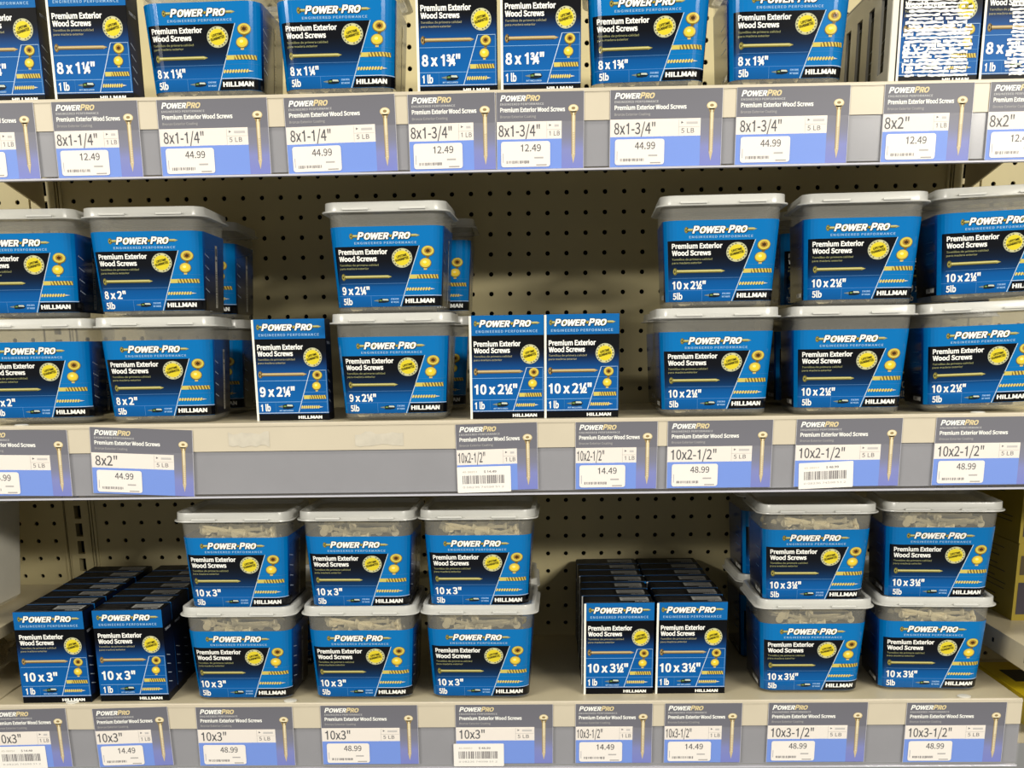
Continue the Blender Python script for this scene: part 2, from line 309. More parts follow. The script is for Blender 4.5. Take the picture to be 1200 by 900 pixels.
class Art:
    """flat printed artwork: coloured shapes in (u, v) with a stacking layer, millimetres"""

    def __init__(s):
        s.items = []

    def poly(s, pts, col, layer=0):
        s.items.append((list(pts), [list(range(len(pts)))], col, layer))

    def rect(s, u0, u1, v0, v1, col, layer=0):
        s.poly([(u0, v0), (u1, v0), (u1, v1), (u0, v1)], col, layer)

    def vgrad(s, edge, stops, layer=0, n=4):
        """edge(v) -> (u0, u1); stops [(v, colour)...] from low to high"""
        for (va, ca), (vb, cb) in zip(stops[:-1], stops[1:]):
            for k in range(n):
                t0, t1 = k / n, (k + 1) / n
                x0, x1 = va + (vb - va) * t0, va + (vb - va) * t1
                c0 = tuple(ca[i] + (cb[i] - ca[i]) * t0 for i in range(3))
                c1 = tuple(ca[i] + (cb[i] - ca[i]) * t1 for i in range(3))
                a, b = edge(x0), edge(x1)
                s.poly([(a[0], x0), (a[1], x0), (b[1], x1), (b[0], x1)], [c0, c0, c1, c1], layer)

    def ell(s, u, v, ru, rv, col, layer=0, n=20):
        s.poly([(u + ru * math.cos(2 * math.pi * k / n), v + rv * math.sin(2 * math.pi * k / n)) for k in range(n)], col, layer)

    def line(s, p, q, w, col, layer=1):
        dx, dy = q[0] - p[0], q[1] - p[1]
        L = math.hypot(dx, dy)
        nx, ny = -dy / L * w / 2, dx / L * w / 2
        s.poly([(p[0] + nx, p[1] + ny), (p[0] - nx, p[1] - ny), (q[0] - nx, q[1] - ny), (q[0] + nx, q[1] + ny)], col, layer)

    def text(s, t, u0, u1, v0, v1, col, layer=3, bold=0.03, shear=0.0, rot=0.0, space=1.0):
        st = raw_text(t, bold, shear, space)
        xs = [p[0] for vs, fs in st for p in vs]
        a, b = min(xs), max(xs)
        sx = (u1 - u0) / (b - a)
        sy = (v1 - v0) / (FONT_CAP + bold * 1.6)
        cu, cv = (u0 + u1) / 2, (v0 + v1) / 2
        c, n = math.cos(rot), math.sin(rot)
        for i, (vs, fs) in enumerate(st):
            pts = [(u0 + (x - a) * sx, v0 + (y + bold * .8) * sy) for x, y in vs]
            if rot:
                pts = [(cu + (x - cu) * c - (y - cv) * n, cv + (x - cu) * n + (y - cv) * c) for x, y in pts]
            s.items.append((pts, fs, col, layer + .2 * i))

    def smallcaps(s, pieces, u0, u1, v0, v1, layer=3, bold=0.05, shear=0.25):
        """pieces: (text, rel height, colour, gap before); laid out then fitted to the box"""
        x = 0
        lay = []
        for t, h, col, gap in pieces:
            x += gap
            if t == '*':
                lay.append(([(x + .0, .36), (x + .09, .24), (x + .18, .36), (x + .09, .48)], [[0, 1, 2, 3]], col, .8))
                x += .18
                continue
            st = raw_text(t, bold, 0.0, 1.0)
            a = min(p[0] for vs, fs in st for p in vs)
            b = max(p[0] for vs, fs in st for p in vs)
            for i, (vs, fs) in enumerate(st):
                lay.append(([((px - a) * h + x, (py + bold * .8) * h) for px, py in vs], fs, col, .2 * i))
            x += (b - a) * h
        W = x + shear * (FONT_CAP + bold * 1.6)
        sx = (u1 - u0) / W
        sy = (v1 - v0) / (FONT_CAP + bold * 1.6)
        for vs, fs, col, dl in lay:
            s.items.append(([(u0 + (px + shear * py) * sx, v0 + py * sy) for px, py in vs], fs, col, layer + dl))

    def emit(s, mb, fn, step=0.00010):
        for pts, fs, col, layer in s.items:
            v = [fn(p[0] * .001, p[1] * .001, layer * step) for p in pts]
            if isinstance(col, list):
                mb.face(v, col)
            else:
                mb.mesh(v, fs, col)

    def cut(s, us):
        """split shapes at vertical lines so that they can bend round a corner"""
        out = []
        for pts, fs, col, layer in s.items:
            xs = [p[0] for p in pts]
            cs = [u for u in us if min(xs) + .05 < u < max(xs) - .05]
            if not cs:
                out.append((pts, fs, col, layer))
                continue
            grad = isinstance(col, list)
            bm = bmesh.new()
            bv = [bm.verts.new((p[0], p[1], 0)) for p in pts]
            for f in fs:
                try:
                    bm.faces.new([bv[k] for k in f])
                except ValueError:
                    pass
            for u in cs:
                bmesh.ops.bisect_plane(bm, geom=bm.verts[:] + bm.edges[:] + bm.faces[:], plane_co=(u, 0, 0), plane_no=(1, 0, 0), dist=1e-5)
            bm.verts.index_update()
            for f in bm.faces:
                pp = [(v.co.x, v.co.y) for v in f.verts]
                if grad:
                    ys = [p[1] for p in pts]
                    lo, hi = min(ys), max(ys)
                    cl, ch = col[0], col[2]
                    cc = [tuple(cl[i] + (ch[i] - cl[i]) * (p[1] - lo) / max(1e-6, hi - lo) for i in range(3)) for p in pp]
                    out.append((pp, [list(range(len(pp)))], cc, layer))
                else:
                    out.append((pp, [list(range(len(pp)))], col, layer))
            bm.free()
        s.items = out


WHITE = (245, 245, 240)
BLACK = (9, 10, 14)
GOLD = (196, 168, 66)
PALE = (150, 190, 225)


def power_logo(a, u0, u1, v0, v1):
    P = lambda c, g: [('P', 1.0, c, 0), ('OWER', .90, c, .07), ('*', .7, g, .09), ('P', 1.0, c, .09), ('RO', .90, c, .07)]
    for k, (du, dv) in enumerate(((.55, -.55), (-.4, .4), (.4, .4), (-.4, -.4))):
        a.smallcaps(P(BLACK, BLACK), u0 + du, u1 + du, v0 + dv, v1 + dv, layer=3 + k * .01, bold=.07)
    a.smallcaps(P(WHITE, (220, 186, 60)), u0, u1, v0, v1, layer=5, bold=.07)


def art_screw(a, u0, u1, v, hr, dark=(104, 98, 48), mid=(158, 150, 78), light=(208, 200, 138), layer=3):
    a.ell(u0 + hr * .55, v, hr * .6, hr, dark, layer)
    a.ell(u0 + hr * .45, v, hr * .38, hr * .72, mid, layer + 1)
    a.ell(u0 + hr * .45, v, hr * .18, hr * .34, (60, 50, 30), layer + 2)
    s = u0 + hr
    w = hr * .42
    e = u1 - hr * 1.1
    a.poly([(s - hr * .3, v - hr * .7), (s + hr * .5, v - w), (s + hr * .5, v + w), (s - hr * .3, v + hr * .7)], dark, layer)
    a.poly([(s, v - w), (e, v - w), (u1, v), (e, v + w), (s, v + w)], mid, layer + 1)
    a.poly([(s, v), (e, v), (u1 - hr * .3, v), (e, v + w * .65), (s, v + w * .65)], light, layer + 2)
    a.poly([(s, v - w), (e, v - w), (e, v - w * .5), (s, v - w * .5)], dark, layer + 2)


def art_head(a, u, v, r, ry=None, recess=True, layer=4):
    ry = ry or r * .86
    a.ell(u, v, r, ry, (126, 108, 36), layer)
    a.ell(u, v + ry * .06, r * .9, ry * .88, (210, 192, 84), layer + 1)
    if recess:
        a.ell(u, v + ry * .08, r * .55, ry * .55, (170, 130, 50), layer + 2)
        pts = []
        for k in range(12):
            q = (.42 if k % 2 else .24)
            t = math.pi * 2 * k / 12
            pts.append((u + r * q * math.cos(t), v + ry * .05 + ry * q * math.sin(t)))
        a.poly(pts, (70, 48, 22), layer + 3)
    else:
        a.rect(u - r * .26, u + r * .26, v - ry * 1.3, v - ry * .7, (206, 184, 110), layer - 1)
        a.ell(u, v + ry * .05, r * .62, ry * .58, (246, 206, 50), layer + 2)
        a.ell(u - r * .1, v + ry * .2, r * .30, ry * .26, (252, 234, 140), layer + 3)


def art_twist(a, u0, u1, v, h, layer=3):
    a.rect(u0, u0 + (u1 - u0) * .26, v - h * .5, v + h * .5, (206, 190, 96), layer)
    a.rect(u0 + (u1 - u0) * .26, u1, v - h * .5, v + h * .5, (120, 100, 44), layer)
    n = 7
    w = (u1 - u0) * .74 / n
    for k in range(n):
        x = u0 + (u1 - u0) * .26 + k * w
        a.poly([(x, v + h * .5), (x + w * .5, v + h * .5), (x + w, v - h * .5), (x + w * .5, v - h * .5)], (212, 190, 90), layer + 1)


def art_thread(a, u0, u1, v, h, layer=3):
    n = 9
    e = u1 - (u1 - u0) * .16
    a.rect(u0, e, v - h * .28, v + h * .28, (170, 150, 70), layer)
    w = (e - u0) / n
    for k in range(n):
        x = u0 + k * w
        a.poly([(x, v - h * .5), (x + w * .45, v - h * .5), (x + w * .8, v + h * .5), (x + w * .35, v + h * .5)], (226, 210, 130), layer + 1)
    a.poly([(e, v - h * .25), (u1, v), (e, v + h * .25)], (200, 200, 190), layer + 1)


def art_seal(a, u, v, r):
    a.ell(u, v, r, r, (176, 178, 150), 3, 28)
    a.ell(u, v, r * .93, r * .93, (206, 202, 150), 4, 28)
    a.ell(u, v, r * .76, r * .76, (222, 204, 50), 5, 24)
    for k in range(18):
        t = math.pi * 2 * k / 18
        if k % 9 in (4,):
            continue
        p = (u + r * .80 * math.cos(t), v + r * .80 * math.sin(t))
        q = (u + r * .90 * math.cos(t), v + r * .90 * math.sin(t))
        a.line(p, q, r * .13, (92, 92, 60), 6)
    a.text('LIFETIME', u - r * .52, u + r * .48, v + r * .10, v + r * .34, (36, 34, 14), 7, .05, rot=D(14))
    a.text('GUARANTEE', u - r * .66, u + r * .66, v - r * .24, v + r * .02, (36, 34, 14), 7, .05, rot=D(14))


def art_driver(a, u0, u1, v, h):
    L = u1 - u0
    a.poly([(u0, v + h * .05), (u0 + L * .3, v + h * .25), (u0 + L * .3, v - h * .25), (u0, v - h * .05)], (120, 130, 120), 3)
    a.poly([(u0 + L * .28, v - h * .5), (u0 + L * .62, v - h * .55), (u0 + L * .9, v - h * .4), (u1, v), (u0 + L * .9, v + h * .45), (u0 + L * .5, v + h * .5), (u0 + L * .28, v + h * .3)], (20, 34, 44), 3)
    a.poly([(u0 + L * .55, v + h * .05), (u1 - L * .06, v), (u0 + L * .88, v + h * .38), (u0 + L * .56, v + h * .4)], (196, 206, 196), 4)
    a.rect(u0 + L * .34, u0 + L * .5, v - h * .1, v + h * .2, (110, 140, 70), 4)


# widths of the size lettering relative to the widest one
def art_tub(size):
    a = Art()
    blue = (4, 112, 182)
    deep = (4, 82, 146)
    top, h = 87.5, 66.0
    # wrapped background: front, both corners, both sides
    a.rect(-61, 61, 0, top, blue, 0)
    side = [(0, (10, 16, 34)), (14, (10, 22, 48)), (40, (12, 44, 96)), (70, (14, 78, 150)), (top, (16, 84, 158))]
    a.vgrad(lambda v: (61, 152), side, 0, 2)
    a.vgrad(lambda v: (-152, -61), [(0, (8, 20, 48)), (40, (10, 48, 108)), (top, (14, 82, 158))], 0, 2)  # left side darkens downwards, its shadow put into the print colour
    # upper band logo
    art_screw(a, -36.5, 34.5, 77.2, 3.4, layer=1)
    power_logo(a, -29.0, 26.0, 73.4, 81.6)
    a.text('ENGINEERED PERFORMANCE', -32, 31, 68.4, 70.9, PALE, 3, .035, space=1.25)
    # dark panel, printed fading to blue
    sl = lambda v: 13.3 + (33.8 - 13.3) * v / h
    a.vgrad(lambda v: (-54.5, sl(v)), [(0, deep), (11, (6, 92, 164)), (22, (6, 80, 146)), (27, (7, 52, 98)), (38, (8, 26, 50)), (50, (9, 12, 20)), (h, (8, 9, 13))], 1, 3)
    a.text('Premium Exterior', -49.5, 1.2, 57.4, 63.0, WHITE, 3, .055)
    a.text('Wood Screws', -49.5, -10, 50.0, 55.6, WHITE, 3, .055)
    a.text('Tornillos de primera calidad', -49.5, -8.5, 45.0, 47.0, (160, 160, 110), 3, .01)
    a.text('para madera exterior', -49.5, -19, 41.2, 43.2, (160, 160, 110), 3, .01)
    art_seal(a, 16, 53, 10.6)
    art_screw(a, -48.5, 5, 33, 3.9, layer=2)
    a.line((-50, 25.6), (sl(25.6), 25.6), .35, (86, 130, 180), 2)
    n = {7: 26, 8: 31, 6: 20}.get(len(size), 31)
    a.text(size, -49.5, -49.5 + n + 4, 13.6, 22.4, WHITE, 3, .045)
    a.line((-54.5, 12.3), (sl(12.3), 12.3), .35, (86, 140, 200), 2)
    a.text('5lb', -49.2, -39, 2.4, 9.6, WHITE, 3, .045)
    a.line((-18.4, .5), (-18.4, 12.2), .3, (86, 140, 200), 2)
    art_driver(a, -15.5, 1.5, 6.8, 4.6)
    for v in (8.4, 5.0):
        a.text('STAR DRIVE' if v > 6 else 'BIT INSIDE', 3, 11.6, v - .9, v + .9, (160, 205, 250), 3, .04)
    # right hand column
    a.line((sl(0), 0), (sl(h), h), .75, (190, 210, 225), 3)
    art_head(a, 42.6, 60, 6.8, 5.9)
    a.rect(41, 44, 52.5, 54.5, (110, 90, 50), 2)
    art_head(a, 40.2, 47, 6.2, 5.6, recess=False)
    art_twist(a, 23.4, 55, 32.6, 4.4)
    art_thread(a, 20, 51, 19, 3.4)
    for v in (39.5, 26):
        a.line((sl(v) + 1, v), (58, v), .3, (60, 130, 190), 2)
    a.line((sl(12) + .5, 12), (62, 12), .6, (200, 215, 230), 3)
    a.poly([(sl(0) + 1.4, .3), (76, .3), (76, 11.2), (sl(11) + 1.4, 11.2)], BLACK, 2)
    a.text('HILLMAN', 18.6, 50.5, 3.6, 8.6, WHITE, 4, .07)
    # sides
    for k, v in enumerate((61, 48, 35, 22)):
        a.line((70, v + 1.6), (83, v - 1.2), .9, (190, 205, 220), 2)
        a.ell(67.5, v + 2.2, .9, .9, (220, 230, 240), 2, 8)
    a.rect(112, 121, 4, 76, (196, 192, 180), 2)
    rnd = random.Random(4)
    v = 8
    while v < 46:
        w = rnd.choice((.5, .9, 1.5))
        a.rect(113.5, 119.5, v, v + w, (30, 28, 30), 3)
        v += w + rnd.choice((.6, 1.0, 1.5))
    a.text('PREMIUM', 113.8, 119.2, 58, 60, (40, 40, 44), 3, .03)
    a.rect(114, 119, 64, 73, (60, 60, 64), 3)
    a.poly([(-118, .5), (-65, .5), (-65, 11.5), (-118, 11.5)], BLACK, 2)
    a.text('HILLMAN', -104, -68, 3.4, 8.6, WHITE, 4, .07)
    for k, v in enumerate((60, 48, 36)):
        a.line((-104, v), (-76, v), .8, (90, 130, 170), 2)
    return a


def art_carton(size):
    a = Art()
    blue = (12, 98, 166)
    W, H = 83.0, 112.0
    a.rect(0, W, 90.5, H, blue, 0)
    a.vgrad(lambda v: (0, W), [(0, (10, 84, 156)), (22, (10, 92, 164)), (50, (10, 84, 152)), (60, (12, 58, 112)), (70, (10, 22, 44)), (77, (9, 11, 16)), (90.5, (8, 9, 12))], 0, 3)
    if '10 x 3"' not in size:
        a.rect(-.6, 1.9, 0, H - .5, (238, 236, 226), 5)
    art_screw(a, 5, 79, 103.4, 3.2, layer=1)
    power_logo(a, 10.5, 70, 99.4, 107.2)
    a.text('ENGINEERED PERFORMANCE', 7, 76, 93.4, 96.2, PALE, 3, .035, space=1.25)
    a.text('Premium Exterior', 4.4, 57, 78.6, 84.4, WHITE, 3, .055)
    a.text('Wood Screws', 4.4, 45, 71.6, 77.2, WHITE, 3, .055)
    a.text('Tornillos de primera calidad', 4.4, 47, 67.0, 69.0, (170, 166, 130), 3, .01)
    a.text('para madera exterior', 4.4, 36, 63.2, 65.2, (170, 166, 130), 3, .01)
    art_seal(a, 67.4, 70, 10.6)
    art_screw(a, 4, 60, 51.5, 4.1, dark=(112, 92, 52), mid=(164, 140, 92), light=(206, 186, 140), layer=2)
    a.line((2, 44.5), (59.8, 44.5), .5, (130, 175, 220), 2)
    n = {7: 38, 8: 46, 6: 32}.get(len(size), 46)
    a.text(size, 4.4, 4.4 + n + 2.5, 26.8, 37.8, WHITE, 3, .045)
    a.line((2, 20.9), (52, 20.9), .5, (130, 175, 220), 2)
    a.text('1 lb', 4.6, 15.8, 10.6, 18.4, WHITE, 3, .045)
    a.line((22, 9), (22, 20.8), .3, (70, 130, 190), 2)
    art_driver(a, 25, 43, 15.8, 5.2)
    a.text('BIT INCLUDED', 26, 42, 10.4, 11.9, (170, 205, 240), 3, .04)
    sl = lambda v: 48 + (63.5 - 48) * (v - 8.5) / (55.6 - 8.5)
    a.line((sl(8.5), 8.5), (sl(55.6), 55.6), .8, (190, 210, 232), 3)
    a.line((sl(55.6), 55.6), (82, 55.6), .5, (160, 190, 222), 3)
    a.line((81.8, 8.8), (81.8, 55.6), .5, (120, 165, 210), 3)
    art_head(a, 71.7, 50.2, 5.8, 5.2)
    a.rect(70.2, 73, 43, 45, (130, 110, 70), 2)
    art_head(a, 70.2, 38.2, 5.2, 4.7, recess=False)
    for v in (44.4, 31.6, 20.4):
        a.line((sl(v), v), (81.6, v), .4, (90, 145, 200), 2)
    art_twist(a, 55, 80.6, 25.9, 4.2)
    art_thread(a, 51.4, 77, 14.8, 3.6)
    a.line((0, 8.6), (W, 8.6), .6, (196, 212, 230), 3)
    a.rect(0, W, 0, 7.6, BLACK, 2)
    a.text('HILLMAN', 47.5, 75, 1.7, 5.2, WHITE, 4, .07)
    return a


# ------------------------------------------------------------------ tub with lid and label
TA0, TA1, TZ = .0572, .0630, .1055     # half width at the base and at the rim, height of the body
TB0, TB1 = .0572, .0630
RC = .017


def half(z):
    t = max(0, min(1, z / TZ))
    return TA0 + (TA1 - TA0) * t


def rring(a, b, r, z, n=6):
    p = []
    for cx, cy, t0 in ((a - r, b - r, 0), (-a + r, b - r, 90), (-a + r, -b + r, 180), (a - r, -b + r, 270)):
        for k in range(n + 1):
            t = D(t0 + 90 * k / n)
            p.append((cx + r * math.cos(t), cy + r * math.sin(t), z))
    return p


def wrap(u, v, w, z0=.0078):
    """label coordinate (metres along the front, height) -> point on the tapered rounded body"""
    z = z0 + v
    A = half(z) + .0004 + w
    f = half(z) / half(.05)
    s = u * f
    sg = 1 if s >= 0 else -1
    q = abs(s)
    L1 = A - RC
    arc = RC * math.pi / 2
    if q <= L1:
        return (sg * q, -A, z)
    q -= L1
    if q <= arc:
        t = q / RC
        return (sg * (L1 + RC * math.sin(t)), -(L1 + RC * math.cos(t)), z)
    q -= arc
    return (sg * A, -L1 + q, z)


def make_tub(size, name='screw_tub'):
    root = empty(name)
    b = MB()
    rings = [rring(TA0 - .007, TB0 - .007, RC - .006, .0), rring(TA0 - .002, TB0 - .002, RC - .002, .0008),
             rring(TA0, TB0, RC, .003), rring(TA0 + .0006, TB0 + .0006, RC, .0045)]
    for k in range(1, 7):
        z = .0045 + (TZ - .0045) * k / 6
        rings.append(rring(half(z), half(z), RC, z))
    rings.append(rring(half(TZ) - .0014, half(TZ) - .0014, RC - .0014, TZ))
    for k in range(5, -1, -1):
        z = .0045 + (TZ - .0045) * k / 6
        rings.append(rring(half(z) - .0014, half(z) - .0014, RC - .0014, z))
    rings.append(rring(TA0 - .005, TB0 - .005, RC - .005, .0022))
    b.loft(rings, True, True)
    b.build('tub_body', M['tub'], root, smooth=True, merge=True)
    # lid
    l = MB()
    A = half(TZ)
    prof = [(A + .0012, TZ - .0006), (A + .0064, TZ - .0008), (A + .0068, TZ - .0002), (A + .0066, TZ + .0008), (A + .0036, TZ + .0012),
            (A + .0032, TZ + .0090), (A + .0030, TZ + .0096), (A + .0026, TZ + .0098), (A - .0010, TZ + .0098), (A - .0016, TZ + .0094), (A - .0020, TZ + .0042), (A - .0030, TZ + .0038)]
    l.loft([rring(x, x, RC - .004 + (x - A) * .9, z) for x, z in prof], False, True)
    lid = l.build('lid', M['lid'], root, smooth=True, merge=True)
    for sx in (-1, 1):
        t = MB()
        y = -(A + .0044)
        t.box(sx * .031 - .014, sx * .031 + .014, y - .0034, y + .0012, TZ + .0012, TZ + .0032)
        t.build('latch_tab', M['tab'], lid, bevel=.0005)
    # label
    art = art_tub(size)
    m = MB()
    c0 = (half(.05) - RC) * 1000 / 1.05
    ca = RC * 1000 * math.pi / 2 / 1.05
    cuts = [c0 + ca * k / 7 for k in range(8)]
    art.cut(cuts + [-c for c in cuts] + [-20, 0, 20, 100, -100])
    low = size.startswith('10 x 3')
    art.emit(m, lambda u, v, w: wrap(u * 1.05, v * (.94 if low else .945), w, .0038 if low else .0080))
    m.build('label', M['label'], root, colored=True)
    tag(root, 'clear tub', 'tub')
    return root


CW, CH, CD = .0822, .1115, .0425


def make_carton(size, name='screw_carton'):
    root = empty(name)
    b = MB()
    navy = (24, 34, 72)
    # the board box: six panels, thin rounded edges
    b.box(-CW / 2, CW / 2, -CD, 0, 0, CH - .0012, (12, 14, 20))
    art = art_carton(size)
    art.emit(b, lambda u, v, w: (u * .99 - CW / 2, -CD - .0002 - w, v * .9955))
    s = Art()
    dm = CD * 1000
    for sgn in (1, -1):
        s = Art()
        s.vgrad(lambda v: (0, dm), [(0, (10, 12, 20)), (8, (12, 14, 24)), (9, (14, 30, 66)), (60, (13, 28, 60)), (78, (11, 15, 28)), (90, (10, 12, 18)), (91, (10, 20, 44)), (111, (10, 22, 48))] if sgn > 0
                else [(0, (10, 11, 16)), (60, (10, 14, 28)), (111, (10, 20, 40))], 0, 1)
        for v in (54, 43, 32, 21):
            s.line((5, v + 2), (20, v - 2), .9, (190, 205, 220), 1)
        s.text('TORNILLOS', 8, 32, 84, 87, (200, 205, 215), 1, .04)
        s.emit(b, lambda u, v, w, sgn=sgn: (sgn * (CW / 2 + .0002 + w), -CD + u, v))
    b.build('carton_body', M['carton'], root, colored=True)
    # tucked top flap
    f = MB()
    f.box(-CW / 2 + .0006, CW / 2 - .0006, -CD - .0001, -.0006, CH - .0012, CH, (15, 15, 17))
    t = Art()
    t.rect(43, 77, 12, 33, (150, 150, 146), 0)
    t.rect(46, 74, 14, 19, (96, 96, 96), 1)
    t.text('PREMIUM EXTERIOR WOOD SCREWS', 46, 74, 25, 28, (26, 26, 28), 1, .03)
    for v in (8, 20, 30):
        t.line((6, v), (38, v), .8, (104, 104, 106), 1)
    t.line((1, 1.2), (82, 1.2), .7, (150, 160, 176), 1)  # pale line along the front top edge, its highlight painted in
    t.text('HILLMAN', 60, 76, 5, 8.5, (190, 190, 188), 1, .07)
    t.emit(f, lambda u, v, w: (u - CW / 2, -CD + v * .001 * 1000, CH + .0002 + w))
    f.build('top_flap', M['carton'], root, colored=True)
    tag(root, 'carton', 'box')
    return root


def make_heap_mesh(seed, level, n_top, n_front):
    rnd = random.Random(seed)
    m = MB()
    core = (56, 50, 38)  # filler core blocks light; its dark colour paints the shaded gaps between screws
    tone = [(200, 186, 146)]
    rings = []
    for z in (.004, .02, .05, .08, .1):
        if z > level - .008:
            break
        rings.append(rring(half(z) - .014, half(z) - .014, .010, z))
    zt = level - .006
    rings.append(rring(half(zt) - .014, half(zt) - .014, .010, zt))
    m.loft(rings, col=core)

    def screw(p, d, L):
        p, d = Vector(p), Vector(d).normalized()
        q = p + d * L
        k = rnd.uniform(.75, 1.15)
        c = tuple(min(255, x * k) for x in tone[0])
        m.tube(p + d * .004, q - d * .006, .0021, .0019, 6, c)
        m.tube(q - d * .006, q, .0019, .0003, 6, c)
        m.tube(p, p + d * .0014, .0046, .0046, 10, c)
        m.tube(p + d * .0014, p + d * .0048, .0046, .0021, 10, c)

    def inside(p, mrg=.0068):
        h = half(p[2]) - mrg
        r = RC - mrg
        qx, qy = abs(p[0]) - (h - r), abs(p[1]) - (h - r)
        if qx > 0 and qy > 0 and math.hypot(qx, qy) > r:
            return False
        return abs(p[0]) < h and abs(p[1]) < h and .0080 < p[2] < min(level + .004, .0990)

    done = 0
    tries = 0
    L = .052
    while done < n_top and tries < 4000:
        tries += 1
        p = Vector((rnd.uniform(-.05, .05), rnd.uniform(-.05, .05), level + rnd.uniform(-.010, .002)))
        t = rnd.uniform(0, 2 * math.pi)
        d = Vector((math.cos(t), math.sin(t), rnd.uniform(-.18, .12))).normalized()
        if inside(p) and inside(p + d * L):
            screw(p, d, L)
            done += 1
    done = tries = 0
    while done < n_front and tries < 6000:
        tries += 1
        band = (.0081, .014) if rnd.random() < .35 else (level - .014, level)
        z = rnd.uniform(*band)
        p = Vector((rnd.uniform(-.05, .05), -(half(z) - rnd.uniform(.0070, .010)), z))
        if rnd.random() < .3:
            d = Vector((rnd.uniform(-.3, .3), 1, rnd.uniform(-.1, .1))).normalized()
            LL = .02
        else:
            t = rnd.choice((rnd.uniform(-.5, .5), math.pi + rnd.uniform(-.5, .5)))
            d = Vector((math.cos(t), rnd.uniform(0, .10), math.sin(t))).normalized()
            LL = L
        if inside(p) and inside(p + d * LL):
            screw(p, d, LL)
            done += 1
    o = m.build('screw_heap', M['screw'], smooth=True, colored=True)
    return o


# ------------------------------------------------------------------ setting: perforated back, uprights
def pegboard(name, x0, cols, z_top_row, rows, xl, xr, zb, zt):
    m = MB()
    P = .0254
    r = .0031
    n = 10
    y = 0.0
    zl = z_top_row - rows * P + P / 2
    zh = z_top_row + P / 2
    xa, xb = x0 - P / 2, x0 + (cols - .5) * P
    for i in range(cols):
        for j in range(rows):
            cx, cz = x0 + i * P, z_top_row - j * P
            h = P / 2
            sq = []
            for k in range(n):
                t = 2 * math.pi * (k + .5) / n
                c, s = math.cos(t), math.sin(t)
                q = h / max(abs(c), abs(s))
                sq.append((cx + c * q, cz + s * q))
            cr = [(cx + r * math.cos(2 * math.pi * (k + .5) / n), cz + r * math.sin(2 * math.pi * (k + .5) / n)) for k in range(n)]
            b = len(m.v)
            m.v += [(p[0], y, p[1]) for p in sq] + [(p[0], y, p[1]) for p in cr] + [(p[0], y + .004, p[1]) for p in cr]
            for k in range(n):
                k2 = (k + 1) % n
                m.f.append([b + k, b + k2, b + n + k2, b + n + k])
                m.f.append([b + n + k, b + n + k2, b + 2 * n + k2, b + 2 * n + k])
                m.c += [[(0, 0, 0)] * 4] * 2
            # square corners
            for sx, sz in ((1, 1), (-1, 1), (-1, -1), (1, -1)):
                best = sorted(range(n), key=lambda k: (sq[k][0] - cx - sx * h) ** 2 + (sq[k][1] - cz - sz * h) ** 2)[:2]
                m.face([(sq[best[0]][0], y, sq[best[0]][1]), (cx + sx * h, y, cz + sz * h), (sq[best[1]][0], y, sq[best[1]][1])])
    if xl < xa:
        m.face([(xl, y, zl), (xa, y, zl), (xa, y, zh), (xl, y, zh)])
    if xr > xb:
        m.face([(xb, y, zl), (xr, y, zl), (xr, y, zh), (xb, y, zh)])
    # dark hollow behind
    o = m.build(name, M['panel'])
    o['kind'] = 'structure'
    return o


pegboard('wall_back', -.5715, 46, .0254 * 16, 42, -.591, .591, -.66, .42)
pegboard('wall_left', -.5715 - 1.2192 + 34 * .0254, 12, .0254 * 16, 42, -.95, -.631, -.66, .42)
pegboard('wall_right', .5715 + .0254 * 3, 12, .0254 * 16, 42, .631, .95, -.66, .42)
b = MB()
b.box(-1.0, 1.0, .03, .04, -.70, .45)  # dark sheet put in for the unlit hollow behind the holes
o = b.build('dark_backing', M['dark'])
o['kind'] = 'structure'


def upright(x, label):
    root = empty('slotted_upright', (x, 0, 0))
    m = MB()
    w, sw, P = .0155, .0048, .0254
    y0, y1 = -.004, .012
    zb, zt = -.66, .42
    for a, c in ((-w, -sw), (sw, w)):
        m.box(a, c, y0, y1, zb, zt)
    k = 0
    z = zb
    while z < zt:
        m.box(-sw, sw, y0 + .0002, y1, z, z + .0066)
        z += P
    m.build('post_face', M['panel'], root)
    e = MB()
    for s in (-1, 1):
        e.box(s * .0175 - .0012, s * .0175 + .0012, -.0015, .012, zb, zt)
        e.box(s * .0225 - .0016, s * .0225 + .0016, -.0030, .012, zb, zt)
    e.build('edge_channel', M['panel'], root)
    d = MB()
    d.box(-sw - .001, sw + .001, .013, .016, zb, zt)
    d.build('slot_backing', M['dark'], root)
    tag(root, label, 'post', 'slotted uprights of the shelving')


upright(-.6105, 'slotted beige steel upright behind the stack of 10x3 small cartons')
upright(.6105, 'slotted beige steel upright behind the rightmost 10x2-1/2 tubs')

# ------------------------------------------------------------------ shelves
YF = -.352


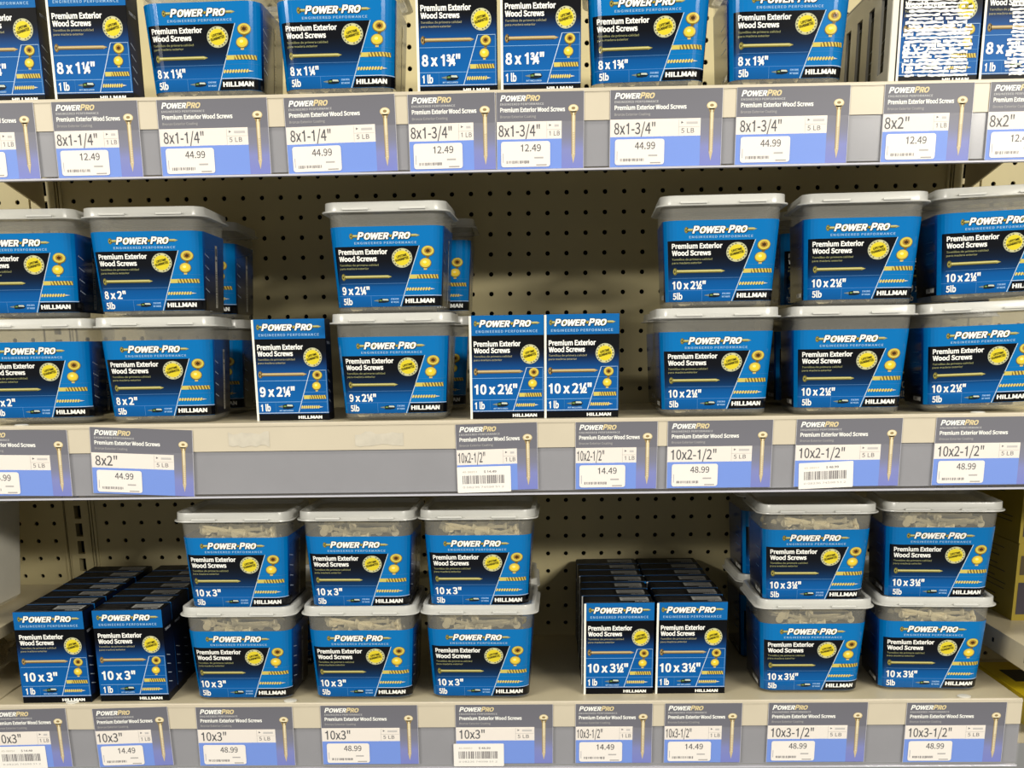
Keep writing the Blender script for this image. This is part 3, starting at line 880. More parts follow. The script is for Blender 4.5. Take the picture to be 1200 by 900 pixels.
def shelf(zt, lip_h, label, x0=-.6085, x1=.6085, cx0=-1.0, cx1=1.0):
    root = empty('gondola_shelf', (0, 0, zt))
    m = MB()
    m.box(x0, x1, YF + .0045, -.012, -.0012, 0)
    m.box(x0, x1, YF + .0045, YF + .0063, -.030, -.0012)
    m.box(x0, x1, -.014, -.012, -.030, -.0012)
    # punched slot rows near the front edge and the rear
    m.build('shelf_deck', M['deck'], root, bevel=.0006)
    for sx, xx in ((-1, x0), (1, x1)):
        br = MB()
        pr = [(-.012, -.002), (-.012, -.072), (-.04, -.066), (-.138, -.051), (-.30, -.030), (YF + .012, -.018), (YF + .012, -.002)]
        t = .0025
        xa = xx if sx < 0 else xx - t
        br.loft([[(xa, p[0], p[1]) for p in pr], [(xa + t, p[0], p[1]) for p in pr]])
        br.build('shelf_bracket', M['deck'], root)
    # price channel: back plate, top bead, bottom rail, clear flap
    c = MB()
    c.box(cx0, cx1, YF + .0020, YF + .0040, -lip_h + .003, -.001)
    ch = c.build('price_channel', M['chan'], root)
    u = MB()
    u.box(cx0, cx1, YF - .0002, YF + .0020, -.0305, -.0036)  # beige band over the upper part of the grey back plate
    u.build('beige_strip', M['lip'], ch)
    t = MB()
    n = 8
    for y, z, r in ((YF + .0022, -.0016, .0022),):
        t.tube((cx0, y, z), (cx1, y, z), r, r, 10)
    t.box(cx0, cx1, YF - .001, YF + .0045, -.0034, -.0008)
    t.build('top_bead', M['lip'], ch)
    r = MB()
    r.box(cx0, cx1, YF - .0035, YF + .0040, -lip_h - .0012, -lip_h + .0008)
    r.build('bottom_rail', M['rail'], ch, bevel=.0004)
    fl = MB()
    fl.face([(cx0, YF - .0030, -lip_h + .0004), (cx1, YF - .0030, -lip_h + .0004), (cx1, YF - .0030, -.0315), (cx0, YF - .0030, -.0315)])
    fl.build('clear_flap', M['film'], ch)
    tag(root, label, 'shelf', 'store shelves with price channels')
    return root


ZT, ZM, ZB = .0595, -.2735, -.5995
shelf(ZT, .0775, 'uppermost beige metal shelf, under the 8x1-1/4 and 8x1-3/4 packs')
mid_shelf = shelf(ZM, .0812, 'middle beige metal shelf with a long bare stretch of grey price channel')
low_shelf = shelf(ZB, .0812, 'lowest beige metal shelf, under the 10x3 and 10x3-1/2 packs', cx0=-1.0, cx1=.6095)

# torn sticker remains on the bare channel, clear clips on the deck edge
for x0, x1, z0, z1, sd in ((-.300, -.254, -.0265, -.0085, 1), (-.158, -.104, -.0275, -.0100, 2)):
    rr = random.Random(sd)
    m = MB()
    n = 9
    up = [(x0 + (x1 - x0) * i / n, z1 - rr.uniform(0, .004)) for i in range(n + 1)]
    dn = [(x0 + (x1 - x0) * i / n, z0 + rr.uniform(0, .003)) for i in range(n + 1)]
    for i in range(n):
        y = YF - .0006
        m.face([(dn[i][0], y, dn[i][1]), (dn[i + 1][0], y, dn[i + 1][1]), (up[i + 1][0], y, up[i + 1][1]), (up[i][0], y, up[i][1])])
    m.build('sticker_residue', M['residue'], mid_shelf)
for sh, xs in ((mid_shelf, (-.536, .530)), (low_shelf, (-.514, -.251, .545))):
    for x in xs:
        m = MB()
        n = 16
        m.loft([[(x + .0078 * k * math.cos(2 * math.pi * i / n), YF + .010 + .0078 * k * math.sin(2 * math.pi * i / n), zz) for i in range(n)]
                for k, zz in ((1, .0002), (1, .0012), (.8, .0018))], False, True)
        m.build('deck_bump', M['white'], sh, smooth=True)

# ------------------------------------------------------------------ tubs
TUBS = {}


def place_tub(size, x, y, z, label, group, rz=0.0, roll=0.0, fill=None, front_y=True):
    """y is the front face of the body at its base"""
    if size not in TUBS:
        TUBS[size] = t = make_tub(size)
    else:
        t = copy_tree(TUBS[size])
    t.location = (x, y + TB0, z)
    t.rotation_euler = (0, roll, rz)
    tag(t, label, 'tub', group)
    if fill:
        if fill not in HEAPS:
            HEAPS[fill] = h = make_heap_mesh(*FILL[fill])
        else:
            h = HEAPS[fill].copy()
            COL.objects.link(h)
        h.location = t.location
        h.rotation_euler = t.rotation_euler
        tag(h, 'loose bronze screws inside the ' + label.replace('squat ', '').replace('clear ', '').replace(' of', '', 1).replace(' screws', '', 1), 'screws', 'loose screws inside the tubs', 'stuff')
    return t


HEAPS = {}
FILL = {'half': (3, .066, 24, 60), 'full': (7, .0975, 40, 26), 'full_b': (11, .0950, 40, 24)}
UP, UPB = .1142, .1102
rot = D

G1 = 'five pound tubs on the top shelf'
place_tub('8 x 1¼"', -.2990, -.334, ZT, 'squat clear tub of 8x1-1/4 screws beside the two small cartons on the top shelf', G1, rot(-2), fill='half')
place_tub('8 x 1¼"', -.1600, -.334, ZT, 'squat clear tub of 8x1-1/4 screws left of the 8x1-3/4 cartons', G1, rot(-1), fill='half')
place_tub('8 x 1¾"', .1645, -.334, ZT, 'squat clear tub of 8x1-3/4 screws beside the 8x1-3/4 cartons', G1, rot(-4), fill='half')
place_tub('8 x 1¾"', .3045, -.334, ZT, 'squat clear tub of 8x1-3/4 screws beside the grey slotted divider', G1, rot(0), fill='half')

G2 = 'five pound tubs on the middle shelf'
place_tub('8 x 2"', -.5230, -.322, ZM, 'clear tub of 8x2 screws cut by the left edge, lower of its stack', G2, rot(2), fill='half')
place_tub('8 x 2"', -.5270, -.322, ZM + UP, 'clear tub of 8x2 screws cut by the left edge, upper of its stack', G2, rot(2), fill='half')
place_tub('8 x 2"', -.3830, -.325, ZM, 'clear tub of 8x2 screws, lower of the stack left of the 9x2-1/4 carton', G2, rot(3), fill='half')
place_tub('8 x 2"', -.3840, -.322, ZM + UP, 'clear tub of 8x2 screws, upper of the stack left of the 9x2-1/4 carton', G2, rot(1), fill='half')
place_tub('8 x 2"', -.3860, -.150, ZM, 'clear tub of 8x2 screws on the deck behind the lower front tub of its kind', G2, 0)
place_tub('8 x 2"', -.3870, -.150, ZM + UP, 'clear tub of 8x2 screws stacked up behind the upper front tub of its kind', G2, 0)
place_tub('9 x 2¼"', -.1140, -.330, ZM, 'clear tub of 9x2-1/4 screws beside the 9x2-1/4 carton, lower of its stack', G2, rot(-1), fill='half')
place_tub('9 x 2¼"', -.1155, -.330, ZM + UP, 'clear tub of 9x2-1/4 screws standing alone on top, above the 9x2-1/4 carton', G2, rot(-2), fill='half')
place_tub('9 x 2¼"', -.1020, -.138, ZM, 'clear tub of 9x2-1/4 screws in shade behind the lower front tub of its kind', G2, 0)
place_tub('9 x 2¼"', -.0960, -.138, ZM + UP, 'clear tub of 9x2-1/4 screws peeping out behind the upper front tub of its kind', G2, 0)
place_tub('10 x 2½"', .2435, -.336, ZM, 'clear tub of 10x2-1/2 screws, lower of the leftmost of three stacks', G2, rot(-2), fill='half')
place_tub('10 x 2½"', .2460, -.334, ZM + UP, 'clear tub of 10x2-1/2 screws, upper of the leftmost of three stacks', G2, rot(-3), fill='half')
place_tub('10 x 2½"', .3925, -.336, ZM, 'clear tub of 10x2-1/2 screws, lower of the middle of three stacks', G2, rot(-4), fill='half')
place_tub('10 x 2½"', .3985, -.330, ZM + UP, 'clear tub of 10x2-1/2 screws, upper of the middle of three stacks', G2, rot(-4), fill='half')
place_tub('10 x 2½"', .5400, -.328, ZM + .0022, 'clear tub of 10x2-1/2 screws tilted, lower of the rightmost of three stacks', G2, rot(-5), rot(-1.6), fill='half')
place_tub('10 x 2½"', .5450, -.328, ZM + UP + .0046, 'clear tub of 10x2-1/2 screws, upper of the rightmost of three stacks', G2, rot(-5), rot(-1.6), fill='half')
place_tub('10 x 2½"', .2560, -.150, ZM, 'clear tub of 10x2-1/2 screws on the deck behind the leftmost of three stacks', G2, 0)
place_tub('10 x 2½"', .4060, -.150, ZM, 'clear tub of 10x2-1/2 screws on the deck behind the middle of three stacks', G2, 0)
place_tub('10 x 2½"', .5480, -.150, ZM, 'clear tub of 10x2-1/2 screws on the deck behind the rightmost of three stacks', G2, 0)
place_tub('10 x 2½"', .4060, -.150, ZM + UP, 'clear tub of 10x2-1/2 screws stacked second behind the middle of three stacks', G2, 0)
place_tub('10 x 2½"', .5480, -.150, ZM + UP, 'clear tub of 10x2-1/2 screws stacked second behind the rightmost of three stacks', G2, 0)

G3 = 'five pound tubs on the lowest shelf'
place_tub('10 x 3"', -.3070, -.3360, ZB, 'clear tub of 10x3 screws, lower of the stack beside the 10x3 cartons', G3, rot(-1), fill='full')
place_tub('10 x 3"', -.3045, -.3335, ZB + UPB, 'clear tub of 10x3 screws, upper of the stack beside the 10x3 cartons', G3, rot(-2), fill='full_b')
place_tub('10 x 3"', -.1630, -.3360, ZB, 'clear tub of 10x3 screws, lower of the middle of three stacks', G3, rot(-1), fill='full_b')
place_tub('10 x 3"', -.1615, -.3335, ZB + UPB, 'clear tub of 10x3 screws, upper of the middle of three stacks', G3, rot(-2), fill='full')
place_tub('10 x 3"', -.0220, -.3360, ZB, 'clear tub of 10x3 screws, lower of the stack next to bare deck', G3, rot(-2), fill='full')
place_tub('10 x 3"', -.0220, -.3335, ZB + UPB, 'clear tub of 10x3 screws, upper of the stack next to bare deck', G3, rot(-2), fill='full_b')
place_tub('10 x 3"', -.3040, -.180, ZB, 'clear tub of 10x3 screws behind the lower tub beside the 10x3 cartons', G3, 0)
place_tub('10 x 3"', -.0200, -.178, ZB, 'clear tub of 10x3 screws peeping out behind the stack next to bare deck', G3, 0)
place_tub('10 x 3½"', .3702, -.3210, ZB, 'clear tub of 10x3-1/2 screws, lower of the stack beside the 10x3-1/2 cartons', G3, rot(-1), fill='full')
place_tub('10 x 3½"', .3692, -.3188, ZB + UPB, 'clear tub of 10x3-1/2 screws, upper of the stack beside the 10x3-1/2 cartons', G3, rot(-2), fill='full_b')
place_tub('10 x 3½"', .5160, -.3145, ZB, 'clear tub of 10x3-1/2 screws, lower of the stack nearest the yellow cartons', G3, rot(-4), fill='full_b')
place_tub('10 x 3½"', .5172, -.3120, ZB + UPB, 'clear tub of 10x3-1/2 screws, upper of the stack nearest the yellow cartons', G3, rot(-5), fill='full')
place_tub('10 x 3½"', .3740, -.160, ZB, 'clear tub of 10x3-1/2 screws behind the lower tub beside the 10x3-1/2 cartons', G3, 0, fill='full')
place_tub('10 x 3½"', .3720, -.158, ZB + UPB, 'clear tub of 10x3-1/2 screws behind the upper tub beside the 10x3-1/2 cartons', G3, 0)
place_tub('10 x 3½"', .5190, -.155, ZB, 'clear tub of 10x3-1/2 screws behind the lower tub nearest the yellow cartons', G3, 0)

# ------------------------------------------------------------------ cartons
CART = {}


def place_carton(size, x, y, z, label, group, rz=0.0):
    """y is the printed front"""
    if size not in CART:
        CART[size] = t = make_carton(size)
    else:
        t = copy_tree(CART[size])
    t.location = (x, y + CD, z)
    t.rotation_euler = (0, 0, rz)
    tag(t, label, 'box', group)
    return t


H1 = 'one pound cartons on the top shelf'
place_carton('8 x 1¼"', -.5130, -.336, ZT, 'small blue carton of 8x1-1/4 screws cut by the left edge', H1)
place_carton('8 x 1¼"', -.4195, -.337, ZT, 'small blue carton of 8x1-1/4 screws beside the tub of the same size', H1, rot(1))
place_carton('8 x 1¾"', -.0365, -.335, ZT, 'small blue carton of 8x1-3/4 screws, nearer the 8x1-1/4 tubs', H1)
place_carton('8 x 1¾"', .0505, -.335, ZT, 'small blue carton of 8x1-3/4 screws, nearer the 8x1-3/4 tubs', H1)
a = place_carton('8 x 2"', .4580, -.335, ZT, 'small carton of 8x2 screws by the slotted divider, face covered in painted white glare', H1)
b2 = place_carton('8 x 2"', .5430, -.335, ZT, 'small carton of 8x2 screws cut by the right edge, right half covered in painted glare', H1)
for k in range(1, 7):
    place_carton('8 x 2"', .4590, -.335 + .0440 * k, ZT, 'dark sided 8x2 carton, %s in line behind the glare streaked carton' % ('front second third fourth fifth sixth seventh'.split()[k]), H1)
H2 = 'one pound cartons on the middle shelf'
place_carton('9 x 2¼"', -.2350, -.306, ZM, 'small blue carton of 9x2-1/4 screws standing alone between tubs', H2, rot(1))
place_carton('10 x 2½"', .0118, -.325, ZM, 'small blue carton of 10x2-1/2 screws, left of the pair', H2)
place_carton('10 x 2½"', .0950, -.325, ZM, 'small blue carton of 10x2-1/2 screws, right of the pair, next to bare pegboard', H2)
ORD = ['front', 'second', 'third', 'fourth', 'fifth', 'sixth', 'seventh']
rnd = random.Random(5)
for c, (x0, y0, rz, dx, word) in enumerate(((-.5335, -.341, 1.6, -.0010, 'outer column by the left shelf end'), (-.4410, -.336, 1.6, -.0010, 'inner column beside the 10x3 tubs'))):
    for k in range(7):
        place_carton('10 x 3"', x0 + dx * k + (rnd.uniform(-.0012, .0012) if k else 0), y0 + .0434 * k, ZB,
                     ('blue 10x3 carton at the front of the ' if k == 0 else 'black topped 10x3 carton, %s in the ' % ORD[k]) + word,
                     'one pound 10x3 cartons on the lowest shelf', rot(rz + rnd.uniform(-.25, .25)))
for c, (x0, dx, word) in enumerate(((.1414, .0006, 'column next to bare deck'), (.2272, .0004, 'column beside the 10x3-1/2 tubs'))):
    for k in range(7):
        place_carton('10 x 3½"', x0 + dx * k + (0 if k == 0 else rnd.uniform(-.0016, .0010)), -.3195 + .0434 * k, ZB,
                     ('blue 10x3-1/2 carton at the front of the ' if k == 0 else 'black topped 10x3-1/2 carton, %s in the ' % ORD[k]) + word,
                     'one pound 10x3-1/2 cartons on the lowest shelf', rot(rnd.uniform(-.4, .4)) if k else 0)

# white glare streaks painted on the fronts of the two 8x2 cartons
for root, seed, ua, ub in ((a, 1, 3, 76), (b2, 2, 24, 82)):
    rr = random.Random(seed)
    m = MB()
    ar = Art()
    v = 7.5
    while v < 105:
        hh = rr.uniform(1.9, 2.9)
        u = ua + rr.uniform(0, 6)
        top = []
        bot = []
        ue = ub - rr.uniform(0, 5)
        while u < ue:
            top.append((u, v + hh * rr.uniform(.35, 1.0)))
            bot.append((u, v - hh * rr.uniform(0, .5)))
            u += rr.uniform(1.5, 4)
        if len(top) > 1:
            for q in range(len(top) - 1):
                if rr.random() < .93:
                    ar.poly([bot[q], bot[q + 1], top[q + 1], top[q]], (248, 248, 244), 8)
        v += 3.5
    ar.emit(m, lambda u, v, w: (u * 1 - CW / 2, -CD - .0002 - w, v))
    m.build('glare_streaks', M['carton'], root, colored=True)

# ------------------------------------------------------------------ price tags
LG = (232, 226, 216)


def tag_art(W, lb, size):
    a = Art()
    H = 73.5
    big = lb == '5 LB'
    gr = (110, 110, 120)
    bu = 93.5 if big else 67.5
    a.vgrad(lambda v: (0, W), [(0, (108, 120, 200)), (18, (118, 126, 190)), (30, (114, 116, 140)), (44, gr), (H, (106, 106, 114))], 0, 2)
    a.rect(0, bu, 0, H - 44.5, (104, 142, 226), 1)
    a.rect(0, bu, H - 44.8, H - 28, (240, 232, 222), 1)
    y = lambda t: H - t
    u0 = 4.6 if big else 4
    a.smallcaps([('P', 1, WHITE, 0), ('OWER', .9, WHITE, .05), ('P', 1, (222, 204, 156), .04), ('RO', .9, (222, 204, 156), .05)], u0, u0 + 42, y(8.6), y(2.6), 3, .06)
    a.text('ENGINEERED PERFORMANCE', u0, u0 + 45, y(12.4), y(10.4), (205, 205, 205), 3, .02, space=1.1)
    a.text('Premium Exterior Wood Screws', u0, u0 + (74 if big else 67), y(19.0), y(14.6), WHITE, 3, .05)
    a.text('Bronze Exterior Coating', u0, u0 + 37, y(24.4), y(22.0), (176, 174, 172), 3, .01)
    w = {4: 25, 5: 30, 8: 42.5, 9: 50}.get(len(size), 42)
    if not big and len(size) == 9:
        w = 30
    if not big and len(size) == 8:
        w = 43
    s0 = 4.4 if big else 2.0
    a.text(size, s0, s0 + w, y(42.2), y(31.2), (62, 62, 64), 3, .018)
    cd = 71 if big else 52
    a.rect(cd, cd + .3, y(44), y(29), (176, 170, 164), 2)
    a.rect(cd, bu - 1, y(36.2), y(35.9), (176, 170, 164), 2)
    a.poly([(cd + 2.5, y(33)), (cd + 5, y(31.8)), (cd + 2.5, y(30.6))], (90, 90, 90), 3)
    a.rect(cd + 8, bu - 3, y(33.4), y(31.2), (196, 192, 188), 3)
    a.text(lb, cd + 2.6, cd + 13.6 if not big else cd + 16, y(41.8), y(37.4), (90, 90, 90), 3, .01, space=1.1)
    # standing screw
    c = 104.6 if big else 79.6
    g1, g2, g3 = (150, 128, 86), (206, 186, 140), (232, 220, 184)
    v0 = y(16.4)
    a.ell(c, v0, 5.3, 3.9, g2, 2)
    a.ell(c, v0 + .4, 4.5, 3.0, g3, 3)
    a.ell(c, v0 + .3, 2.0, 1.3, (150, 126, 80), 4)
    a.poly([(c - 3.6, v0 - 2.6), (c - 2, v0 - 7), (c + 2, v0 - 7), (c + 3.6, v0 - 2.6)], g1, 2)
    a.poly([(c - 2.1, v0 - 6.5), (c + 2.1, v0 - 6.5), (c + 2.0, y(60)), (c, y(69)), (c - 2.0, y(60))], g2, 3)
    a.poly([(c - .6, v0 - 4), (c + 1.0, v0 - 4), (c + .9, y(60)), (c - .4, y(60))], g3, 4)
    a.poly([(c - 2.1, v0 - 6.5), (c - 1.4, v0 - 6.5), (c - 1.3, y(60)), (c - 2.0, y(60))], g1, 4)
    k = y(40)
    while k > y(60):
        a.line((c - 2, k), (c + 2, k + .8), .35, (176, 152, 104), 5)
        k -= 1.6
    for e in (0, W - .4):
        a.rect(e, e + .4, 0, H, (196, 196, 206), 6)
    return a, H


def round_rect(w, h, r, n=4):
    return [(cx + r * math.cos(D(t0 + 90 * k / n)), cy + r * math.sin(D(t0 + 90 * k / n)))
            for cx, cy, t0 in ((w / 2 - r, h / 2 - r, 0), (-w / 2 + r, h / 2 - r, 90), (-w / 2 + r, -h / 2 + r, 180), (w / 2 - r, -h / 2 + r, 270)) for k in range(n + 1)]


TAGS = {}


def price_tag(xc, zc, lb, size, price, label, group, tilt=0.0, barcode=False, st_off=(0, 0), st_rot=0.0):
    W = 115.5 if lb == '5 LB' else 90.5
    key = (lb, size)
    root = empty('price_tag', (xc, YF - .0012, zc))
    if key not in TAGS:
        art, H = tag_art(W, lb, size)
        m = MB()
        m.box(-W / 2000, W / 2000, 0, .0005, -H / 2000, H / 2000, (230, 228, 224))
        art.emit(m, lambda u, v, w: (u - W / 2000, -.00005 - w, v - H / 2000), .00006)
        c = m.build('tag_card', M['card'], root, colored=True)
        TAGS[key] = c
    else:
        c = TAGS[key].copy()
        COL.objects.link(c)
        c.parent = root
    H = 73.5
    # sticker
    a = Art()
    big = lb == '5 LB'
    if not barcode:
        sw, sh = 51.0, 24.5
        su, sv = (31 if big else 30), H - 59.3
        a.poly(round_rect(sw, sh, 2.6), (244, 238, 230), 0)
        a.text(price, -5, 16, 2.6, 9.4, (66, 64, 64), 1, .016)
        a.rect(9, 18.5, -4.4, -2.8, (178, 174, 170), 1)
        rr = random.Random(hash_(price + size))
        u = -20
        while u < 4:
            w = rr.choice((.5, .8, 1.4))
            a.rect(u, u + w, -9.2 + rr.uniform(0, .5), -6.2, (130, 126, 124), 1)
            u += w + rr.choice((.3, .6, .9))
        a.rect(11, 22, -11.2, -10.0, (160, 156, 152), 1)
        a.rect(-23.6, -23.0, -8, 1, (160, 156, 170), 1)
    else:
        sw, sh = 60.0, 28.5
        su, sv = (28 if big else 30), H - 60.5
        a.poly(round_rect(sw, sh, 1.0), (248, 244, 236), 0)
        a.text('45-98951', -24, -8, 7.6, 9.6, (170, 164, 140), 1, .0)
        a.text('$ ' + price, 0, 14, 7.4, 9.8, (96, 90, 88), 1, .03)
        rr = random.Random(9)
        u = -24
        while u < 22:
            w = rr.choice((.5, .9, 1.3))
            a.rect(u, u + w, -4.6, 4.6, (104, 98, 98), 1)
            u += w + rr.choice((.5, .8, 1.2))
        a.text('0 08236 74598 51 2', -24, 22, -9.4, -7.4, (150, 146, 142), 1, .0)
    m = MB()
    cs, sn = math.cos(st_rot), math.sin(st_rot)
    ox, oz = (su + st_off[0] - W / 2) * .001, (sv + st_off[1] - H / 2) * .001
    a.emit(m, lambda u, v, w: (ox + u * cs - v * sn, -.00075 - w, oz + u * sn + v * cs), .00006)
    m.build('price_sticker', M['card'], root, colored=True)
    root.rotation_euler = (0, -tilt, 0)
    tag(root, label, 'price tag', group)
    return root


def hash_(s):
    h = 7
    for ch in s:
        h = (h * 31 + ord(ch)) % 99991
    return h


K1, K2, K3 = 'price tags on the top shelf', 'price tags on the middle shelf', 'price tags on the lowest shelf'
z = ZT - .0395
def tg(xa, xb):
    return (xa + xb) / 2


price_tag(-.5245, z, '1 LB', '8x1-1/4"', '12.49', 'grey and blue 8x1-1/4 price tag cut by the left edge', K1)
price_tag(-.4148, z, '1 LB', '8x1-1/4"', '12.49', '8x1-1/4 tag for 1 LB priced 12.49, below the whole small carton', K1)
price_tag(-.2916, z, '5 LB', '8x1-1/4"', '44.99', '8x1-1/4 tag for 5 LB priced 44.99, next to the 12.49 tag', K1, D(.2))
price_tag(-.1582, z, '5 LB', '8x1-1/4"', '44.99', '8x1-1/4 tag for 5 LB priced 44.99, next to the 8x1-3/4 tags', K1, D(1.0))
price_tag(-.0423, z, '1 LB', '8x1-3/4"', '12.49', '8x1-3/4 tag for 1 LB priced 12.49, left of two side by side', K1, D(.4))
price_tag(.0492, z, '1 LB', '8x1-3/4"', '12.49', '8x1-3/4 tag for 1 LB priced 12.49, right of two side by side', K1)
price_tag(.1791, z, '5 LB', '8x1-3/4"', '44.99', '8x1-3/4 tag for 5 LB priced 44.99, nearer the two 12.49 tags', K1)
price_tag(.3088, z, '5 LB', '8x1-3/4"', '44.99', '8x1-3/4 tag for 5 LB priced 44.99, nearer the 8x2 tags', K1)
price_tag(.4466, z, '1 LB', '8x2"', '12.49', '8x2 tag for 1 LB priced 12.49, fully in view under the glare streaked carton', K1)
price_tag(.5535, z, '1 LB', '8x2"', '12.49', '8x2 tag for 1 LB cut by the right edge', K1)
z = ZM - .0402
price_tag(-.5395, z, '5 LB', '8x2"', '44.99', '8x2 tag for 5 LB cut by the left edge', K2, D(-1))
price_tag(-.3990, z - .0005, '5 LB', '8x2"', '44.99', '8x2 tag for 5 LB hanging tilted beside the long bare channel', K2, D(-2.6))
price_tag(.0000, z, '1 LB', '10x2-1/2"', '14.49', '10x2-1/2 tag for 1 LB with a barcode sticker, slightly tilted', K2, D(1.0), True, (0, -.5))
price_tag(.1325, z, '1 LB', '10x2-1/2"', '14.49', '10x2-1/2 tag for 1 LB priced 14.49', K2)
price_tag(.2466, z, '5 LB', '10x2-1/2"', '48.99', '10x2-1/2 tag for 5 LB priced 48.99, next to the 14.49 tag', K2)
price_tag(.3878, z, '5 LB', '10x2-1/2"', '48.99', '10x2-1/2 tag for 5 LB with a crooked barcode sticker', K2, 0, True, (7, -.5), D(2))
price_tag(.5398, z, '5 LB', '10x2-1/2"', '48.99', '10x2-1/2 tag for 5 LB priced 48.99, cut by the right edge', K2)
z = ZB - .0402
price_tag(-.5640, z - .001, '1 LB', '10x3"', '14.49', '10x3 tag for 1 LB with a barcode sticker, cut by the left edge', K3, D(1), True)
price_tag(-.4410, z, '1 LB', '10x3"', '14.49', '10x3 tag for 1 LB priced 14.49', K3, D(1.5))
price_tag(-.3050, z, '5 LB', '10x3"', '48.99', '10x3 tag for 5 LB priced 48.99, next to the 14.49 tag', K3)
price_tag(-.1560, z + .001, '5 LB', '10x3"', '48.99', '10x3 tag for 5 LB priced 48.99, nearer the barcode tag', K3)
price_tag(.0043, z + .001, '5 LB', '10x3"', '48.99', '10x3 tag for 5 LB with a barcode sticker overhanging its edge', K3, 0, True, (-1, -2))
price_tag(.1340, z + .001, '1 LB', '10x3-1/2"', '14.49', '10x3-1/2 tag for 1 LB priced 14.49, nearer the barcode tag', K3)
price_tag(.2390, z + .001, '1 LB', '10x3-1/2"', '14.49', '10x3-1/2 tag for 1 LB priced 14.49, nearer the 48.99 tags', K3)
price_tag(.3727, z + .001, '5 LB', '10x3-1/2"', '48.99', '10x3-1/2 tag for 5 LB priced 48.99, nearer the 14.49 tags', K3)
price_tag(.5335, z, '5 LB', '10x3-1/2"', '48.99', '10x3-1/2 tag for 5 LB priced 48.99, nearest the shelf end', K3)

# ------------------------------------------------------------------ slotted divider on the top shelf
root = empty('slotted_divider', (.4110, 0, ZT))
m = MB()
t = .0028
hh = .1085
ys = [-.300, -.252, -.204, -.156, -.108, -.060]
sw = .021
edges = [-.334]
for y in ys:
    edges += [y - sw / 2, y + sw / 2]
edges.append(-.012)
for k in range(0, len(edges), 2):
    m.box(-t / 2, t / 2, edges[k], edges[k + 1], 0, hh)
for y in ys:
    m.box(-t / 2, t / 2, y - sw / 2, y + sw / 2, 0, .017)
    m.box(-t / 2, t / 2, y - sw / 2, y + sw / 2, .0895, hh)
m.build('divider_panel', M['grey'], root)
e = MB()
e.box(-.0030, .0035, -.338, -.334, 0, hh + .004)
e.build('front_edge', M['white'], root, bevel=.0008)
f = MB()
f.box(-.0022, .0022, -.334, -.012, hh, hh + .002)
f.build('top_rim', M['grey'], root, bevel=.0008)
tag(root, 'grey plastic divider with tall slots, standing beside the glare streaked carton', 'divider')

# ------------------------------------------------------------------ neighbouring bays
# left bay: sloping shelf carrying a white pail
root = empty('gondola_shelf', (0, 0, 0))
m = MB()
pr = [(-.012, -.518), (-.350, -.518), (-.350, -.532), (-.012, -.532)]
m.loft([[(-.96, p[0], p[1]) for p in pr], [(-.6135, p[0], p[1]) for p in pr]])
m.build('shelf_deck', M['deck'], root, bevel=.001)
tag(root, 'beige shelf end under the white pail at the left edge', 'shelf')
root = empty('gondola_shelf', (0, 0, 0))
m = MB()
m.box(-.96, -.612, -.345, -.012, ZB - .03, ZB)
m.build('shelf_deck', M['deck'], root, bevel=.001)
tag(root, 'beige bottom shelf of the neighbouring bay, left of the 10x3 cartons', 'shelf')

root = empty('white_pail', (-.780, -.190, -.518), 0)
m = MB()
def pring(a, b, r, z):
    return rring(a, b, r, z)
m.loft([pring(.112, .095, .02, .0), pring(.118, .1, .022, .006), pring(.130, .106, .024, .135), pring(.134, .110, .024, .137), pring(.134, .110, .024, .148), pring(.126, .102, .02, .149)])
m.build('pail_body', M['white'], root, smooth=True, merge=True)
m = MB()
lab = Art()
lab.vgrad(lambda v: (-82, -2), [(0, (14, 24, 60)), (60, (20, 50, 110)), (100, (24, 70, 150))], 0, 2)
for v in (20, 32, 44, 70):
    lab.line((-24, v), (-6, v + 2), 1.2, (190, 205, 225), 1)
lab.emit(m, lambda u, v, w: (.1188 + w + (v + .008) * .093, u, v + .012))
m.build('label', M['label'], root, colored=True)
m = MB()
pts = [(.138, -.01, .142), (.139, -.035, .120), (.137, -.075, .085), (.13, -.118, .055), (.06, -.122, .035), (0, -.122, .03)]
for p, q in zip(pts[:-1], pts[1:]):
    m.tube(p, q, .0042, .0042, 8)
m.build('bail_handle', M['white'], root, smooth=True)
tag(root, 'white plastic pail with dark blue label, cut by the left edge', 'pail')

# clear wrap lying on the left bottom deck
m = MB()
rr = random.Random(8)
nx, ny = 10, 8
g = [[(-.74 + .012 * i + rr.uniform(-.003, .003), -.325 + .03 * j + rr.uniform(-.004, .004),
       ZB + .003 + abs(math.sin(i * 1.3 + j * .9)) * .022 + rr.uniform(0, .012)) for i in range(nx)] for j in range(ny)]
for j in range(ny - 1):
    for i in range(nx - 1):
        m.face([g[j][i], g[j][i + 1], g[j + 1][i + 1], g[j + 1][i]])
o = m.build('plastic_wrap', M['wrap'], merge=True, smooth=True)
sol = o.modifiers.new('thickness', 'SOLIDIFY')
sol.thickness = .0006
tag(o, 'crumpled clear plastic wrap lying below the sloping shelf at the left edge', 'wrap')

# right bay
root = empty('gondola_shelf', (0, 0, 0))
m = MB()
m.box(.6155, .96, -.365, -.012, -.5440, -.5425)
m.box(.6155, .6180, -.365, -.012, -.5710, -.5440)
m.box(.6155, .96, -.365, -.362, -.5710, -.5440)
m.build('shelf_deck', M['deck'], root, bevel=.0006)
m = MB()
m.box(.6150, .6156, -.336, -.330, -.562, -.555)
m.box(.6150, .6156, -.235, -.230, -.560, -.555)
m.build('bracket_slot', M['dark'], root)
tag(root, 'beige shelf end under the yellow cartons at the right edge', 'shelf')


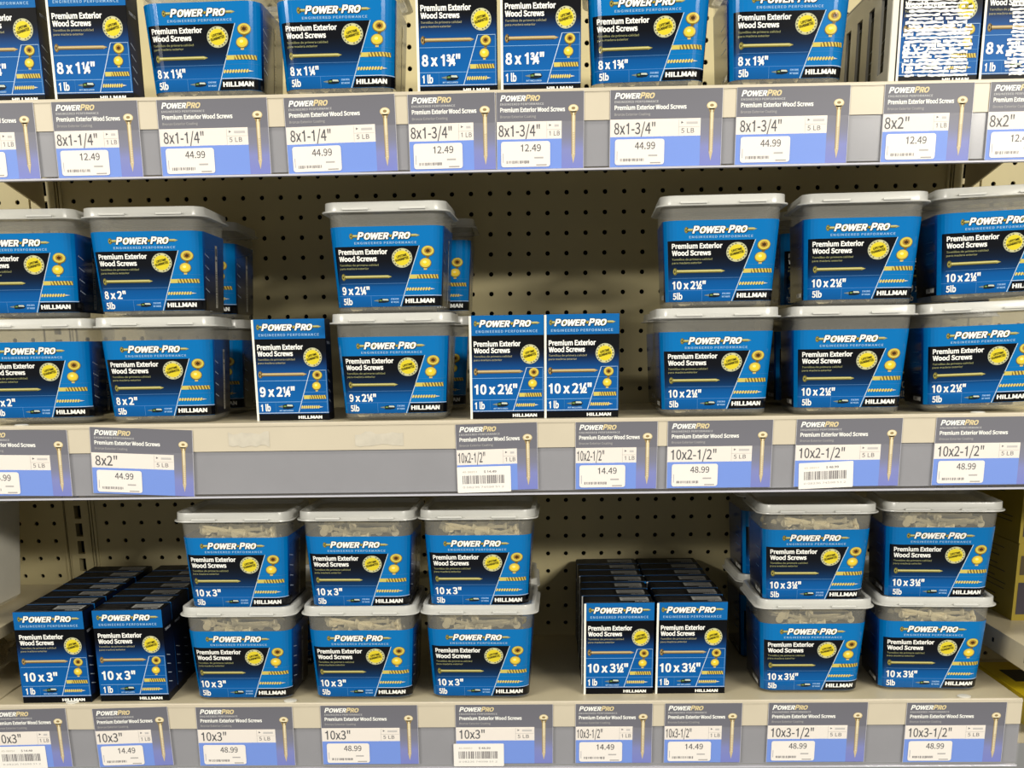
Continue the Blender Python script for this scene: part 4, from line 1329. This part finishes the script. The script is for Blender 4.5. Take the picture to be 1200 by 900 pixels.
for xa, xb, lab in ((-.98, -.613, 'unseen beige shelf added to shade the white pail at the left edge'), (.613, .98, 'unseen beige shelf added to shade the yellow cartons at the right edge')):
    root = empty('gondola_shelf', (0, 0, 0))  # deck out of view, added for shade and to back the price channel
    m = MB()
    m.box(xa, xb, YF + .0045, -.012, ZM - .032, ZM - .0305)
    m.box(xa, xb, -.014, -.012, ZM - .060, ZM - .0320)
    m.build('shelf_deck', M['deck'], root)
    tag(root, lab, 'shelf')


def yellow_carton(x0, x1, y0, y1, z0, z1, label, seed, group='yellow cartons in the right bay'):
    root = empty('yellow_carton', ((x0 + x1) / 2, (y0 + y1) / 2, z0))
    hx, hy, h = (x1 - x0) / 2, (y1 - y0) / 2, z1 - z0
    m = MB()
    m.box(-hx, hx, -hy, hy, 0, h, (158, 138, 26))
    a = Art()
    rr = random.Random(seed)
    L = hy * 2000
    H = h * 1000
    v = H - 12
    while v > 12:
        if rr.random() < .75:
            a.rect(L * .28, L * rr.uniform(.6, .86), v, v + rr.uniform(.8, 1.6), (52, 44, 14), 1)
        v -= rr.uniform(4, 7)
    a.ell(L * .30, H * .62, 7, 7, (60, 50, 16), 2)
    a.ell(L * .30, H * .62, 5, 5, (158, 138, 26), 3)
    a.rect(L * .08, L * .16, H * .1, H * .16, (50, 42, 14), 1)
    a.emit(m, lambda u, v, w: (-hx - .0003 - w, hy - u, v))
    b = Art()
    b.rect(4, hx * 2000 - 4, 8, H * .5, (40, 30, 44), 1)
    b.rect(4, hx * 2000 - 4, H * .6, H * .85, (70, 56, 20), 1)
    b.emit(m, lambda u, v, w: (-hx + u, -hy - .0003 - w, v))
    m.build('carton_body', M['yellow'], root, colored=True)
    f = MB()
    f.box(-hx + .001, hx - .001, -hy + .001, -.001, h, h + .0012, (166, 146, 32))
    f.box(-hx + .001, hx - .001, .001, hy - .001, h, h + .0012, (162, 142, 30))
    f.build('top_flap', M['yellow'], root, colored=True)
    tag(root, label, 'box', group)


yellow_carton(.652, .80, -.192, -.020, -.5425, -.4445, 'yellow carton with dark print, lower of the stack at the right edge', 3)
yellow_carton(.652, .80, -.190, -.018, -.4433, -.345, 'yellow carton with dark print, upper of the stack at the right edge', 5)
root = empty('gondola_shelf', (0, 0, 0))
m = MB()
m.box(.620, .96, -.30, -.012, -.672, -.640)
m.build('shelf_deck', M['deck'], root, bevel=.001)
tag(root, 'beige bottom shelf of the neighbouring bay under the flat yellow pack', 'shelf')
root = empty('yellow_pack', (.70, -.25, -.640))
m = MB()
m.box(-.075, .075, -.09, .09, 0, .034, (222, 196, 26))
m.box(-.060, .075, -.060, -.030, .0335, .0345, (26, 24, 22))
m.box(-.060, .075, -.005, .050, .0335, .0345, (26, 24, 22))
m.build('pack_body', M['yellow'], root, colored=True)
m = MB()
m.box(-.0755, -.0735, -.088, .088, .002, .032, (232, 206, 30))
m.build('side_panel', M['yellow'], root, colored=True)
tag(root, 'flat yellow and black pack lying beyond the lowest shelf end', 'pack')
